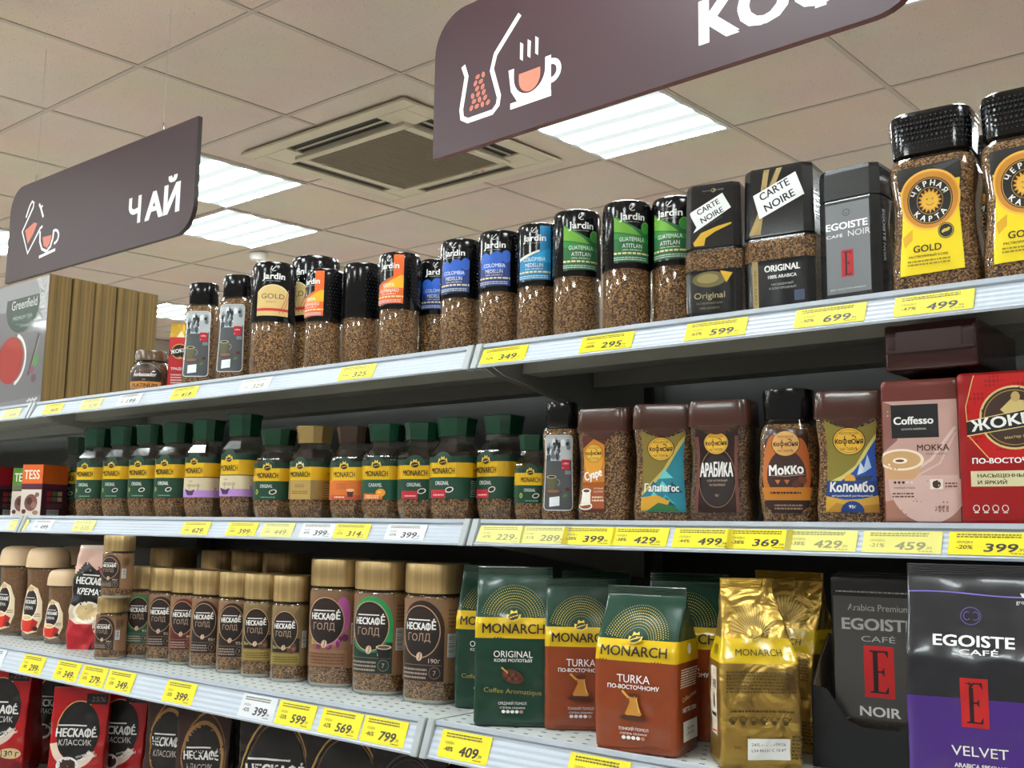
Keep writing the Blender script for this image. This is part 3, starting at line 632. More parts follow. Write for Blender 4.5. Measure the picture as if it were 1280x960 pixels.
# ---- facetted jar with green band label and flared lid
MV = {'green': ('#0f3f2b', '#123d2a'), 'beige': ('#d3c4a4', '#0f3f2b'), 'gold': ('#a8854a', '#9c8350'), 'orange': ('#dd7a2a', '#3a2a22'), 'caramel': ('#0f4a34', '#0f3f2b'), 'green_red': ('#0f3f2b', '#0f3f2b')}
@kind
def facet_jar(v, h):
    c1, lc = MV[v]; C = octa(.42); w = 33; zl = h * (.785 if h > 160 else .815)
    g = [(0, w * .80, w * .80), (1.5, w * .84, w * .84), (h * .12, w * .985, w * .985), (h * .16, w, w), (h * .62, w, w), (h * .66, w * .97, w * .97), (zl - 8, w * .68, w * .68), (zl + 3, w * .64, w * .64)]
    lid = [(zl, w * .66, w * .66), (zl + 1, w * .69, w * .69), (h - 10, w * .74, w * .74), (h - 1.5, w * .80, w * .80), (h, w * .77, w * .77)]
    F = Form(C, g); fx = (1 - .42) * w; sd = .594 * w; x1 = fx + sd + 2 * fx
    y0, y1, y2, y3 = h * .21, h * .415, h * .555, h * .615
    s = [R(-x1, y0, x1, y3, '#123a2b'), R(-x1, y0, x1, y1, c1 if v not in ('gold',) else '#8f7340'), R(-x1, y1, x1, y2, '#d9a91c:f'), R(-fx - sd * .1, y1, fx, y2, '#e2b61e:f')]
    if v == 'beige':
        s += [R(-x1, y0, x1, y0 + h * .07, '#b58ad0'), P([(-fx, y0 + h * .085), (-fx + 6, y0 + h * .02), (-2, y0 + h * .02), (2, y0 + h * .08), (-8, y0 + h * .06)], '#4a2a5a'), Ln([(-10, y0 + h * .06), (-9, y0 + h * .14)], .6, '#4a2a5a'), P([(8, y0 + h * .07), (9, y0 + h * .15), (10, y0 + h * .07)], '#7a5a80'),
              R(-x1, y1 - 1.6, x1, y1, '#2a1a14'), T('ЧАЙ', -8, y1 - 8, 3, '#5a4a3a', 8)] + fine(-14, 14, y1 - h * .10, y1 - h * .07, 2, '#8a7a62', 3) + [R(fx + sd, y0, fx + sd + 6, y0 + h * .1, '#c59adc')]
    elif v == 'gold': s += [R(-fx, y0, fx, y1, '#b39350'), T('GOLD', -2, y1 - h * .06, h * .035, '#5e4718', 18)] + fine(-16, 14, y0 + h * .06, y0 + h * .1, 2, '#6e5828', 2) + fine(fx + sd + 3, fx + sd + 28, y0 + 4, y1 - 4, 6, '#d0b878', 5)
    elif v == 'orange': s += [R(-x1, y0, x1, y1, '#d66f28'), R(-x1, y0, x1, y0 + h * .05, '#c4502c'), T('TURKISH', -6, y1 - h * .045, h * .026, '#8a4a2a', 16), T('COFFEE', -6, y1 - h * .08, h * .026, '#8a4a2a', 16), P([(4, y0 + h * .1), (16, y0 + h * .1), (14, y0 + h * .03), (6, y0 + h * .03)], '#4a2a20'), E(10, y0 + h * .1, 7, 2.4, '#e0b088')] + fine(-17, 0, y0 + h * .02, y0 + h * .05, 1, '#f0d8c0')
    else:
        s += [T('CARAMEL' if v == 'caramel' else 'ORIGINAL', -3, y1 - h * .055, h * .038, W, 22)]
        if v == 'caramel': s += [R(-fx - 6, y0, fx * .5, y0 + h * .06, '#cf6a1c'), E(6, y0 + h * .07, 8, 6, '#e8942a'), E(4, y0 + h * .075, 3, 2, '#f4b85a')] + fine(-18, 4, y0 + h * .015, y0 + h * .05, 2, '#f4dcc0')
        else:
            s += [E(9, y0 + h * .085, 7, 4, '#d8d4c8', rot=.2), E(9, y0 + h * .085, 5, 2.7, '#1a0f0a', rot=.2)]
            if v == 'green_red': s += [R(-fx - 5, y0 + 1, 3, y0 + h * .085, '#c02030')] + fine(-17, 0, y0 + h * .03, y0 + h * .055, 1, '#f0c0c0')
            else: s += [E(-fx - 1, y0 + h * .085, 3.6, 4.4, '#c8b838'), E(-fx - 1, y0 + h * .085, 2.2, 2.8, '#3c7a38')] + fine(-12, 14, y0 + 3, y0 + 7, 1, '#6aa080')
        s += fine(fx + sd + 4, fx + sd + 30, y0 + 3, y1 - 3, 8, '#c8d4cc', 7)
    s += [T('MONARCH', -1.5, (y1 + y2) / 2 - 1, h * .060, '#1c1406', 37, b=.014), T('MONARCH', fx + sd + 18, (y1 + y2) / 2, h * .024, '#4a3a10', 18)]
    for q, cx in ((1, -2), (.5, fx + sd + 18)):      # crest over the band
        r = 8 * q; cy = y2 + 1
        s += [P(arc(cx, y2, 15 * q, h * .105 * q, 0, 180, 12), '#123a2b'), P([(cx - r, cy - 1), (cx - r * .8, cy + r * .7), (cx - r * .45, cy + r * .4), (cx - r * .3, cy + r * 1.05), (cx, cy + r * .75), (cx + r * .3, cy + r * 1.05), (cx + r * .45, cy + r * .4), (cx + r * .8, cy + r * .7), (cx + r, cy - 1)], '#e2c04a' if v != 'gold' else '#f0e0b0'), E(cx, cy - .5, r * .72, r * .5, '#2a1c10', 16), Ln([(cx - r * .55, cy - 1.4), (cx, cy - .4), (cx + r * .55, cy + .4)], .8 * q, '#e2c04a')]
    cuts = sorted({a * b for a in (fx, fx + sd, x1) for b in (1, -1)})
    ps = jar_parts(C, g, inner(g, 3, h * .60), lid, C, lc + ':f', 'coffee_granules', [('label', art('label', s, F, du=cuts, clip=(-x1, y0, x1, h * .70), dv=4))])
    return ps

def logo_word(cx, cy, r, m='#2a140c'):
    h = r * .46
    return [T('ко', cx - r * .83, cy, h, m, r * .54, b=.03), O(cx - r * .32, cy - h * .12, r * .19, h * .42, r * .07, m, 0, 360, 20), Ln([(cx - r * .32, cy - h * .95), (cx - r * .32, cy + h * .75)], r * .075, m), T('е', cx + r * .06, cy, h, m, r * .25, b=.03),
            O(cx + r * .37, cy - h * .12, r * .19, h * .44, r * .08, m, 0, 360, 20), Ln(arc(cx + r * .30, cy + h * .42, r * .24, h * .4, -10, 110, 8), r * .08, m), T('ня', cx + r * .86, cy, h, m, r * .52, b=.03)]

# ---- waved jar of the coffee house range: brown lid with a curved lower edge
@kind
def wavy_jar(v):
    C = rrect(.34, .42, 5, 4); h = 143
    g = [(0, 33, 20), (2, 36, 22.5), (18, 37.5, 24), (50, 34.5, 22.5), (80, 33.5, 22), (105, 36.5, 23.5), (118, 36.5, 23.5), (124, 33, 21)]
    F = Form(C, g); lid = [(112, 37.4, 24.4), (114, 38, 25), (h - 4, 37.4, 24.4), (h - 1, 36, 23.5), (h, 33, 21)]
    s = []; top = [(x, 114 - 8 * math.cos((x + 2) / 27 * 2.2) ** 2) for x in np.linspace(-27, 27, 13)]
    top = [(x, 101.5 + 9 * (x / 27) ** 2) for x in np.linspace(-27, 27, 19)]
    def body(m, x0=-27, x1=27, b=13): return P([(x0, b), (x1, b)] + [p for p in top[::-1] if x0 <= p[0] <= x1], m)
    def badge(cx, cy, r):
        return [E(cx, cy, r * 1.3, r * 1.05, '#3a1c10'), E(cx, cy, r * 1.22, r, '#e8b63c'), O(cx, cy, r * 1.1, r * .88, .35, '#5a2a14', 0, 360), *logo_word(cx, cy + r * .04, r), T('МОСКОВСКАЯ', cx, cy + r * .6, r * .2, '#5a2a14', r * 1.4), T('НА ПАЯХЪ', cx, cy - r * .58, r * .24, '#5a2a14', r * 1.4)]
    if v == 'arabica':
        s += [body('#2e1a16:f'), O(0, 52, 24, 34, .7, '#8a6a50', 0, 360), E(0, 50, 21, 30, '#21120f')] + badge(-1, 92, 12.5) + [T('АРАБИКА', -1, 62, 17, W, 43, b=.02), T('КОФЕ НАТУРАЛЬНЫЙ', 0, 49, 2.4, '#c0a890', 26), T('РАСТВОРИМЫЙ', 0, 44, 2.6, '#c0a890', 20), T('95г', 0, 32, 3, '#c0a890', 5), R(-27, 13, -23, 100, '#6a3a30'), R(23, 13, 27, 100, '#6a3a30')]
    elif v == 'galapagos':
        s += [body('#8a7a3a:f'), P([(-27, 13), (-27, 36), (-14, 50), (0, 64), (12, 82), (20, 96), (27, 104), (27, 13)], '#1c7f92'), P([(-27, 36), (-14, 50), (0, 64), (12, 82), (20, 96), (27, 104), (27, 98), (14, 78), (2, 60), (-12, 46), (-27, 32)], '#c8b25a')]
        rnd = random.Random(3)
        for k in range(9): x, y = rnd.uniform(-20, 18), rnd.uniform(22, 62); s.append(P([(x - 9, y - 6), (x - 2, y + 6), (x + 3, y + 1), (x + 10, y - 5)], rnd.choice(['#0d4a5e', '#2fb0b8', '#125f70', '#6fd0cc'])))
        s += [P([(-27, 14), (-27, 30), (-8, 33), (8, 26), (2, 16)], '#d8a02c'), P([(-20, 14), (-6, 24), (12, 20), (20, 14)], '#2d6e3c')] + badge(-3, 88, 13.5) + [T('Галапагос', -2, 42, 9.5, W, 43, b=.03)]
    elif v == 'colombo':
        s += [body('#8d8038:f'), P([(-27, 13), (-27, 44), (-10, 52), (4, 62), (16, 80), (27, 96), (27, 13)], '#1d4fae'), P([(-27, 44), (-10, 52), (4, 62), (16, 80), (27, 96), (27, 90), (14, 70), (2, 56), (-12, 46), (-27, 38)], '#d8cb72'), P([(6, 52), (10, 66), (16, 56)], '#cfe0f0'), P([(12, 54), (18, 74), (22, 60)], '#b8d0ea'), P([(2, 50), (24, 52), (20, 47), (6, 46)], '#2a3a58'), E(-2, 48, 6, 5, '#e8a838'),
              R(-27, 28, 27, 46, '#123a7c'), P([(-27, 13), (-27, 30), (-8, 26), (10, 27), (27, 31), (27, 13)], '#d0a036'), P([(-27, 13), (-16, 23), (2, 19), (27, 22), (27, 13)], '#b8842a'), P(arc(0, 13, 12, 12, 180, 0, 10), '#123a7c'), T('95г', 0, 19, 3.6, W, 7, b=.02)] + badge(-2, 88, 14) + [T('Коломбо', 0, 40, 11, W, 46, b=.03), T('натуральный растворимый', 0, 30.5, 2.2, W, 42)]
    else:
        s += [body('#a85a18:f', -27, 6), P([(-27, 80), (-27, 108), (6, 108), (6, 80)], '#5a1a12'), P([(-27, 92), (-10, 104), (6, 96), (6, 50), (-27, 50)], '#c87a1c'), E(-12, 78, 15, 20, '#e09a2a'), P([(-27, 13), (6, 13), (6, 42), (-27, 46)], '#9a4a20'), R(-27, 13, 6, 17, '#5a2418')] + badge(-11, 86, 11) + \
             [T('Суаре', -12, 60, 11, W, 27, rot=.25, b=.03), T('НАТУРАЛЬНЫЙ', -3, 42, 2, '#e8cfa8', 14), T('РАСТВОРИМЫЙ', -3, 38, 2, '#e8cfa8', 14), P([(-28, 20), (-14, 22), (-15, 40), (-27, 38)], '#ece6dc'), E(-21, 39, 7, 3, '#f4f0e8'), E(-21, 39, 5, 1.9, '#5a3420'), O(-21, 20, 10, 5, 2, '#e4dccf', 0, 360)] + fine(-12, 5, 26, 34, 2, '#e8cfa8')
    fr = ('S', [(x, 113) for x in np.linspace(-62, 62, 41)], [(x, 107.5 - 5.5 * math.cos(x / 31 * math.pi)) for x in np.linspace(-62, 62, 41)], '#4c2c22:f')
    skirt = ('lid_skirt', art('lid_skirt', [fr], F, du=4, h0=.9), 2)
    return jar_parts(C, g, inner(g, 3, 112), lid, C, '#4c2c22:f', 'dark_coffee_granules' if v == 'arabica' else 'coffee_granules', [('label', art('label', s, F, du=4, dv=6))], extra=[skirt])
@kind
def mokko_jar():
    C = sup(2.5, 44); h = 150
    g = [(0, 27, 22), (2, 30, 25), (15, 32, 27), (45, 35, 29), (70, 33, 28), (95, 33, 28), (105, 31, 26), (114, 26, 22), (118, 25, 21)]
    F = Form(C, g); lid = [(115, 26, 22), (116, 27, 23), (h - 4, 28.5, 24.5), (h - 1, 28, 24), (h, 26, 22)]
    s = [P([(-26, 20), (-29, 45), (-26, 70), (-26, 104), (26, 104), (26, 70), (29, 45), (26, 20), (16, 12), (-16, 12)], '#3a1a12:f'), E(-14, 58, 14, 40, '#b8621c'), E(16, 60, 12, 34, '#a85418'), E(0, 55, 22, 26, '#3a1d18'), P([(-26, 20), (-29, 40), (29, 40), (26, 20), (16, 12), (-16, 12)], '#c07820'), P([(-26, 20), (-16, 12), (16, 12), (26, 20), (27, 26), (-27, 26)], '#2a1410')]
    s += [E(0, 88, 16.5, 14.5, '#3a1c10'), E(0, 88, 15.6, 13.6, '#d8a45c'), *logo_word(0, 88, 12.6), T('МОСКОВСКАЯ', 0, 95.5, 2.6, '#6a3418', 18), T('НА ПАЯХЪ', 0, 80, 3, '#6a3418', 18), T('Мокко', 0, 60, 12, W, 38, rot=.06, b=.03), Ln([(-18, 53), (0, 52), (20, 54)], .6, '#c8a080'),
          E(12, 44, 6, 4, '#5a2a18', rot=.5), E(18, 48, 5, 3.6, '#6a3420', rot=-.4), P([(-12, 48), (-6, 48), (-9, 43)], '#c87840'), P([(-2, 48), (4, 48), (1, 43)], '#b86a38')] + fine(-18, 16, 33, 37, 1, '#3a1a10') + fine(-14, 18, 16, 23, 2, '#9a7860')
    return jar_parts(C, g, inner(g, 3, 110), lid, C, BLK, 'coffee_granules', [('label', art('label', s, F, du=4, dv=8))])

# ---- big yellow label jar
@kind
def card_jar():
    C = rrect(.42, .5, 6, 4); h = 199
    g = [(0, 40, 28), (2, 43, 31), (10, 45, 33), (30, 45, 33), (70, 41, 30), (95, 40.5, 29.5), (125, 44, 32.5), (140, 43.5, 32), (148, 40, 29), (153, 36, 26)]
    F = Form(C, g); lid = [(151, 38.5, 28.5), (152, 40, 30), (190, 41.5, 31.5), (196, 40.5, 30.5), (199, 37, 27)]
    LF = Form(C, lid); dots = []
    for r in range(7):
        for u in np.arange(-70, 70, 3.4 if r % 2 else 5):
            y = 158 + r * 5.2; dots.append(E(u, y, 1.15 if r % 2 else .8, .9, '#3c4048:g', 6) if r not in (2, 4) else P([(u - 1.5, y), (u, y + 1.8), (u + 1.5, y), (u, y - 1.8)], '#343840:g'))
    s = [P([(-32, 20), (32, 22), (32, 70), (31, 96), (33, 138), (-33, 136), (-31, 96), (-32, 70)], '#f2d60c'), P([(-33, 112), (33, 118), (33, 138), (-33, 136)], '#17130f'), P([(4, 134), (33, 138), (33, 136), (14, 128)], '#3a3a3c'),
         E(0, 99, 33, 32.5, '#d8961c'), O(0, 99, 33, 32.5, 2.2, '#f2b84a', 0, 360), E(0, 99, 30, 29.5, '#cf8a2a'), P([(-31, 62), (-20, 70), (-20, 58), (-28, 50)], '#e0a81c'), E(0, 98, 25, 25, '#1b1512'), O(0, 98, 24, 24, .9, '#b89048', 0, 360), O(0, 98, 14.5, 14.5, .6, '#b89048', 0, 360)]
    for k in range(16): a = k * math.pi / 8; s.append(P([(9 * math.cos(a - .2), 98 + 9 * math.sin(a - .2)), (9 * math.cos(a + .2), 98 + 9 * math.sin(a + .2)), (13.4 * math.cos(a), 98 + 13.4 * math.sin(a))], '#e0a030'))
    s += [E(0, 98, 9, 9, '#eab63c'), Ln(arc(0, 96.5, 4, 3, 200, 340, 6), .7, '#8a5a14'), E(-3, 100, .9, .9, '#8a5a14', 8), E(3, 100, .9, .9, '#8a5a14', 8)]
    for t, a0, a1, fl in (('ЧЕРНАЯ', 152, 28, 0), ('КАРТА', 222, 318, 1)):
        for q, ch in enumerate(t):
            a = math.radians(a0 + (a1 - a0) * q / (len(t) - 1)); s.append(T(ch, 19 * math.cos(a), 98 + 19 * math.sin(a), 6.2, W, None, (a - math.pi / 2) if not fl else (a + math.pi / 2), .03))
    s += [E(16, 64, 8.5, 8.5, '#17130f'), O(16, 64, 7.6, 7.6, .5, '#d8c060', 0, 360), E(14, 64, 3, 1.6, '#c8b050', rot=.6), E(18, 65, 3, 1.6, '#c8b050', rot=.6), T('GOLD', -4, 48, 7.6, '#3a2a08', 29, b=.02), T('РАСТВОРИМЫЙ КОФЕ', -3, 39.5, 2.6, '#3a2a08', 40, b=.02)] + fine(-24, 20, 30, 37, 2, '#9a8618')
    return jar_parts(C, g, inner(g, 4, 146), lid, C, BLK, 'coffee_granules', [('label', art('label', s, F, du=5, dv=9)), ('embossed_pattern', art('embossed_pattern', dots, LF, h0=.1))])

# ---- black square jars
@kind
def square_jar(v):
    C = octa(.24); w, d = (36, 31) if v == 1 else (42, 35); h = 174
    g = [(0, w - 3, d - 3), (2, w - .5, d - .5), (60, w, d), (66, w + .8, d + .8), (88, w + .8, d + .8), (91, w - 2, d - 2)]
    F = Form(C, g); lid = [(90, w - 1, d - 1), (91, w, d), (168, w - 1.5, d - 1.5), (h - 1, w - 3, d - 3), (h, w - 6, d - 6)]
    LF = Form(C, lid); fx = .76 * w; sd = .24 * w * 1.35; X = fx + sd + d * 2
    wrap = [R(-X, 2, X, 62, '#0f0f10:f')]; s = []; t = []
    cuts = sorted({a * q for a in (fx, fx + .24 * math.hypot(w, d)) for q in (1, -1)} | {0})
    if v == 1:
        s += wrap + [E(-4, 50, 22, 10, '#6e6238'), E(-6, 51, 14, 6, '#988a54'), P([(10, 60), (26, 56), (18, 44)], '#d8aa2a'), T('Original', -4, 30, 8, '#b8a878', 40), T('РАСТВОРИМЫЙ КОФЕ', -4, 20, 2.6, '#8a8060', 34), T('100% ARABICA', -4, 14, 2.6, '#8a8060', 26)]
        t += [P([(-22, 92), (-24, 98), (-14, 110), (8, 117), (25, 120), (25, 118), (4, 110), (-8, 103), (-10, 94), (-8, 92)], '#d8aa2a'), P([(-30, 137), (14, 159), (25, 139), (-24, 111), (-20, 118)], '#eef0f2'), T('CARTE', -5, 143, 7.5, '#16161a', 31, rot=.42, b=.02), T('NOIRE', 0, 132, 7.5, '#16161a', 31, rot=.42, b=.02), T('100% ARABICA', 3, 124, 2, '#55585c', 24, rot=.42), T('ROYALE DE NOIR', 2, 164, 2, '#9a9a9a', 28), O(2, 164, 2.6, 2.6, .5, '#c8b070', 0, 360)]
    else:
        s += wrap + [R(-30, 2, -23, 62, '#a58c58'), T('CARTE NOIRE', -26.5, 32, 2.6, '#3a2c14', 40, rot=math.pi / 2), T('ORIGINAL', 6, 52, 7.6, W, 42, b=.03), T('100% ARABICA', 6, 42, 4, W, 34, b=.02), T('НАСЫЩЕННЫЙ', 6, 33, 2.6, '#b0b0b0', 26), T('И БЛАГОРОДНЫЙ', 6, 28.5, 2.6, '#b0b0b0', 32), R(20, 12, 32, 24, '#3e4560')] + fine(fx + sd + 4, fx + sd + 44, 8, 56, 14, '#5e5e5e', 3)
        t += [P([(-26, 92), (-19, 92), (-8, 170), (-15, 170)], '#a58c58'), P([(-34, 92), (-27, 92), (8, 170), (1, 170)], '#b09660'), T('CARTE NOIRE', -17, 130, 2.6, '#3a2c14', 40, rot=1.43), T('CARTE NOIRE', -6, 155, 2.6, '#3a2c14', 24, rot=1.14), P([(-28, 141), (24, 162), (34, 134), (-20, 112)], '#eef0f2'), T('CARTE', -2, 145, 9.5, '#16161a', 38, rot=.4, b=.02), T('NOIRE', 4, 131, 9.5, '#16161a', 38, rot=.4, b=.02)] + fine(fx + sd + 6, fx + sd + 40, 108, 160, 14, '#5a5a5a', 4)
    return jar_parts(C, g, inner(g, 4, 87), lid, C, '#0e0e10:f', 'coffee_granules', [('label', art('label', s, F, du=cuts)), ('lid_print', art('lid_print', t, LF, du=cuts))])
@kind
def black_caddy():
    C = octa(.26); w, d, h = 35, 25, 155
    g = [(0, w - 3, d - 3), (2, w, d), (116, w, d), (119, w - 1.5, d - 1.5)]; lid = [(118.5, w - .6, d - .6), (119.5, w, d), (h - 6, w - .3, d - .3), (h - 1, w - 2, d - 2), (h, w - 5, d - 5)]
    F = Form(C, g); fx = .74 * w
    s = [R(-fx + 1, 12, fx - 1, 113, '#77797d:f'), T('EGOISTE', -1, 88, 8, '#f2f2f4', 47, b=.04), T('CAFÉ', -15, 77, 3.6, '#f2f2f4', 19), T('NOIR', 13, 78, 7, '#d8d8da', 25), R(-8, 30, 6, 60, '#b01a20'), *serif_e(-1, 45, 8.5, 26, '#26080a'), O(-1, 102, 4, 4, .8, '#303236', 0, 360), T('e', -1, 102, 3.4, '#303236'), T('BEST SELECTION ARABICA', -1, 17, 1.8, '#c8c8ca', 40)]
    s += [T('EGOISTE', fx + 9 + 9, 84, 6.5, '#b8babd', 34, rot=-math.pi / 2, b=.03), T('NOIR', fx + 18, 54, 6.5, '#b8babd', 20, rot=-math.pi / 2)]
    return [('jar_body', F.mesh('jar_body', ['#101012:f'])), ('lid', Form(C, lid).mesh('lid', ['#131315:f'])), ('label', art('label', s, F, du=sorted({fx, -fx, fx + 11.2, -fx - 11.2})))]
@kind
def stout_jar():
    C = sup(2, 44); g = [(0, 31, 31), (3, 37, 37), (14, 40, 40), (45, 40, 40), (58, 36, 36), (64, 31, 31), (68, 30, 30)]
    F = Form(C, g); lid = [(66, 31, 31), (67, 32.5, 32.5), (84, 32.5, 32.5), (87, 31, 31)]
    s = [E(0, 36, 34, 26, '#1c120c'), E(0, 42, 24, 9, '#4a2c1c'), R(-33, 10, 33, 24, '#c9873a'), T('PLATINUM', 0, 17, 7, '#3a1f0c', 50, b=.03), T('Ambassador', 0, 38, 8, '#e6e0d4', 46, b=.02), Ln(arc(0, 34, 33, 26, 20, 160), .8, '#c9a060'), T('1784', 0, 28, 3, '#c9a060', 7)]
    return jar_parts(C, g, inner(g, 4, 60), lid, C, '#5a4630:f', 'dark_coffee_granules', [('label', art('label', s, F, du=3.5, dv=8))])
@kind
def crema_jar(v):
    h = 187 if v else 145; k = h / 187; C = sup(2.3, 44); w = 47 * (1 if v else .86)
    g = [(0, w * .86, w * .7), (3 * k, w * .95, w * .78), (30 * k, w, w * .82), (70 * k, w * .93, w * .77), (105 * k, w * .84, w * .70), (135 * k, w * .90, w * .74), (142 * k, w * .90, w * .74), (147 * k, w * .82, w * .7)]
    F = Form(C, g); lid = [(146 * k, w * .93, w * .79), (147 * k, w * .97, w * .82), (165 * k, w * .95, w * .80), (178 * k, w * .88, w * .74), (184 * k, w * .76, w * .64), (h, w * .5, w * .42)]
    a = w / 47; H = k
    s = [P([(-34 * a, 20 * H), (-36 * a, 60 * H), (-28 * a, 100 * H), (-10 * a, 112 * H), (14 * a, 104 * H), (28 * a, 78 * H), (30 * a, 44 * H), (20 * a, 18 * H), (-4 * a, 12 * H)], '#e6cfae'), E(-5 * a, 72 * H, 23 * a, 31 * H, '#fbeedd'), E(-6 * a, 72 * H, 22 * a, 29 * H, '#24140f'), P([(-30 * a, 44 * H), (8 * a, 44 * H), (2 * a, 16 * H), (-26 * a, 18 * H)], '#d8301c'), E(-11 * a, 45 * H, 19 * a, 6 * H, '#f0dfc0'), E(-11 * a, 45 * H, 15 * a, 4 * H, '#d8b884'), P([(8 * a, 44 * H), (22 * a, 38 * H), (16 * a, 20 * H), (2 * a, 18 * H)], '#a81c18'), E(16 * a, 24 * H, 6 * a, 5 * H, '#3c2018'),
         T('НЕСКАФÉ', -6 * a, 77 * H, 7.5 * H, W, 36 * a, b=.03), Ln([(-24 * a, 85 * H), (8 * a, 85 * H)], 1.2 * H, W), T('КРЕМА', -8 * a, 65 * H, 7 * H, W, 28 * a)] + fine(10 * a, 26 * a, 48 * H, 56 * H, 2, '#8a6a4a') + [E(-10 * a, 103 * H, 12 * a, 5 * H, '#c8a884')]
    base = ('glass_base', Form(C, [(-.02, w * .84, w * .68), (7 * k, w * .90, w * .74)]).mesh('glass_base', ['#6e625a:g']), 0)
    return jar_parts(C, g, inner(g, 8 * k, 142 * k), lid, C, '#dfbf98', 'coffee_powder', [('label', art('label', s, F, du=4, dv=8))], extra=[base])

# ---- soft bags
def bag_form(w, d, h, seal=9, wr=1.2, seed=1, split=(), shoulder=.62, bulge=1.0, taper=.02, sway=0):
    """gusseted foil bag: square foot, flat pressed top; split = (z, material index from there up)"""
    C = rrect(.10, .16, 3, 12); zs = sorted(set(np.linspace(0, h, 46).round(2)) | {z for z, _ in split} | {h - seal, 1.5, 5})
    R_ = []; mi = 0
    for z in zs:
        for q, m_ in split:
            if z >= q - .01: mi = m_
        t = min(1, max(0, (z - h * shoulder) / (h - seal - h * shoulder))); t = t * t * (3 - 2 * t) * .55 + t * .45
        dd = d / 2 * (1 - t) * (1 + .05 * bulge * math.sin(min(1, z / (h * .7)) * math.pi)) + 1.1; ww = w / 2 * (1 - taper * t)
        if z < 1.5: ww -= 3; dd -= 3
        elif z < 5: ww -= .8; dd -= .8
        R_.append((z, ww, dd, mi, sway * t * t))
    return Form(C, R_, wr, seed)
def halo(cx, cy, r0, r1, n, m, a0=10, a1=170, rows=9, s0=.45):
    o = []
    for r in range(rows):
        rr = r0 + (r1 - r0) * r / rows; k = int(n * (.6 + .4 * r / rows))
        for q in range(k):
            a = math.radians(a0 + (a1 - a0) * (q + .5 * (r % 2)) / k); z = s0 * (1 + .9 * math.sin(math.pi * r / rows)); x, y = cx + rr * math.cos(a) * 1.05, cy + rr * math.sin(a) * 1.05
            o.append(P([(x - z, y), (x, y - z), (x + z, y), (x, y + z)], m))
    return o
def crown(cx, cy, r, m, mid):
    return [P([(cx - r, cy - r * .3), (cx - r * 1.1, cy + r * .35), (cx - r * .6, cy + r * .25), (cx - r * .45, cy + r * .95), (cx, cy + r * .7), (cx + r * .45, cy + r * .95), (cx + r * .6, cy + r * .25), (cx + r * 1.1, cy + r * .35), (cx + r, cy - r * .3), (cx, cy - r * .75)], m), E(cx, cy, r * .85, r * .52, mid, 18, .25), Ln([(cx - r * .7, cy - r * .25), (cx - r * .1, cy), (cx + r * .1, cy + .2), (cx + r * .7, cy + r * .25)], r * .13, m)]
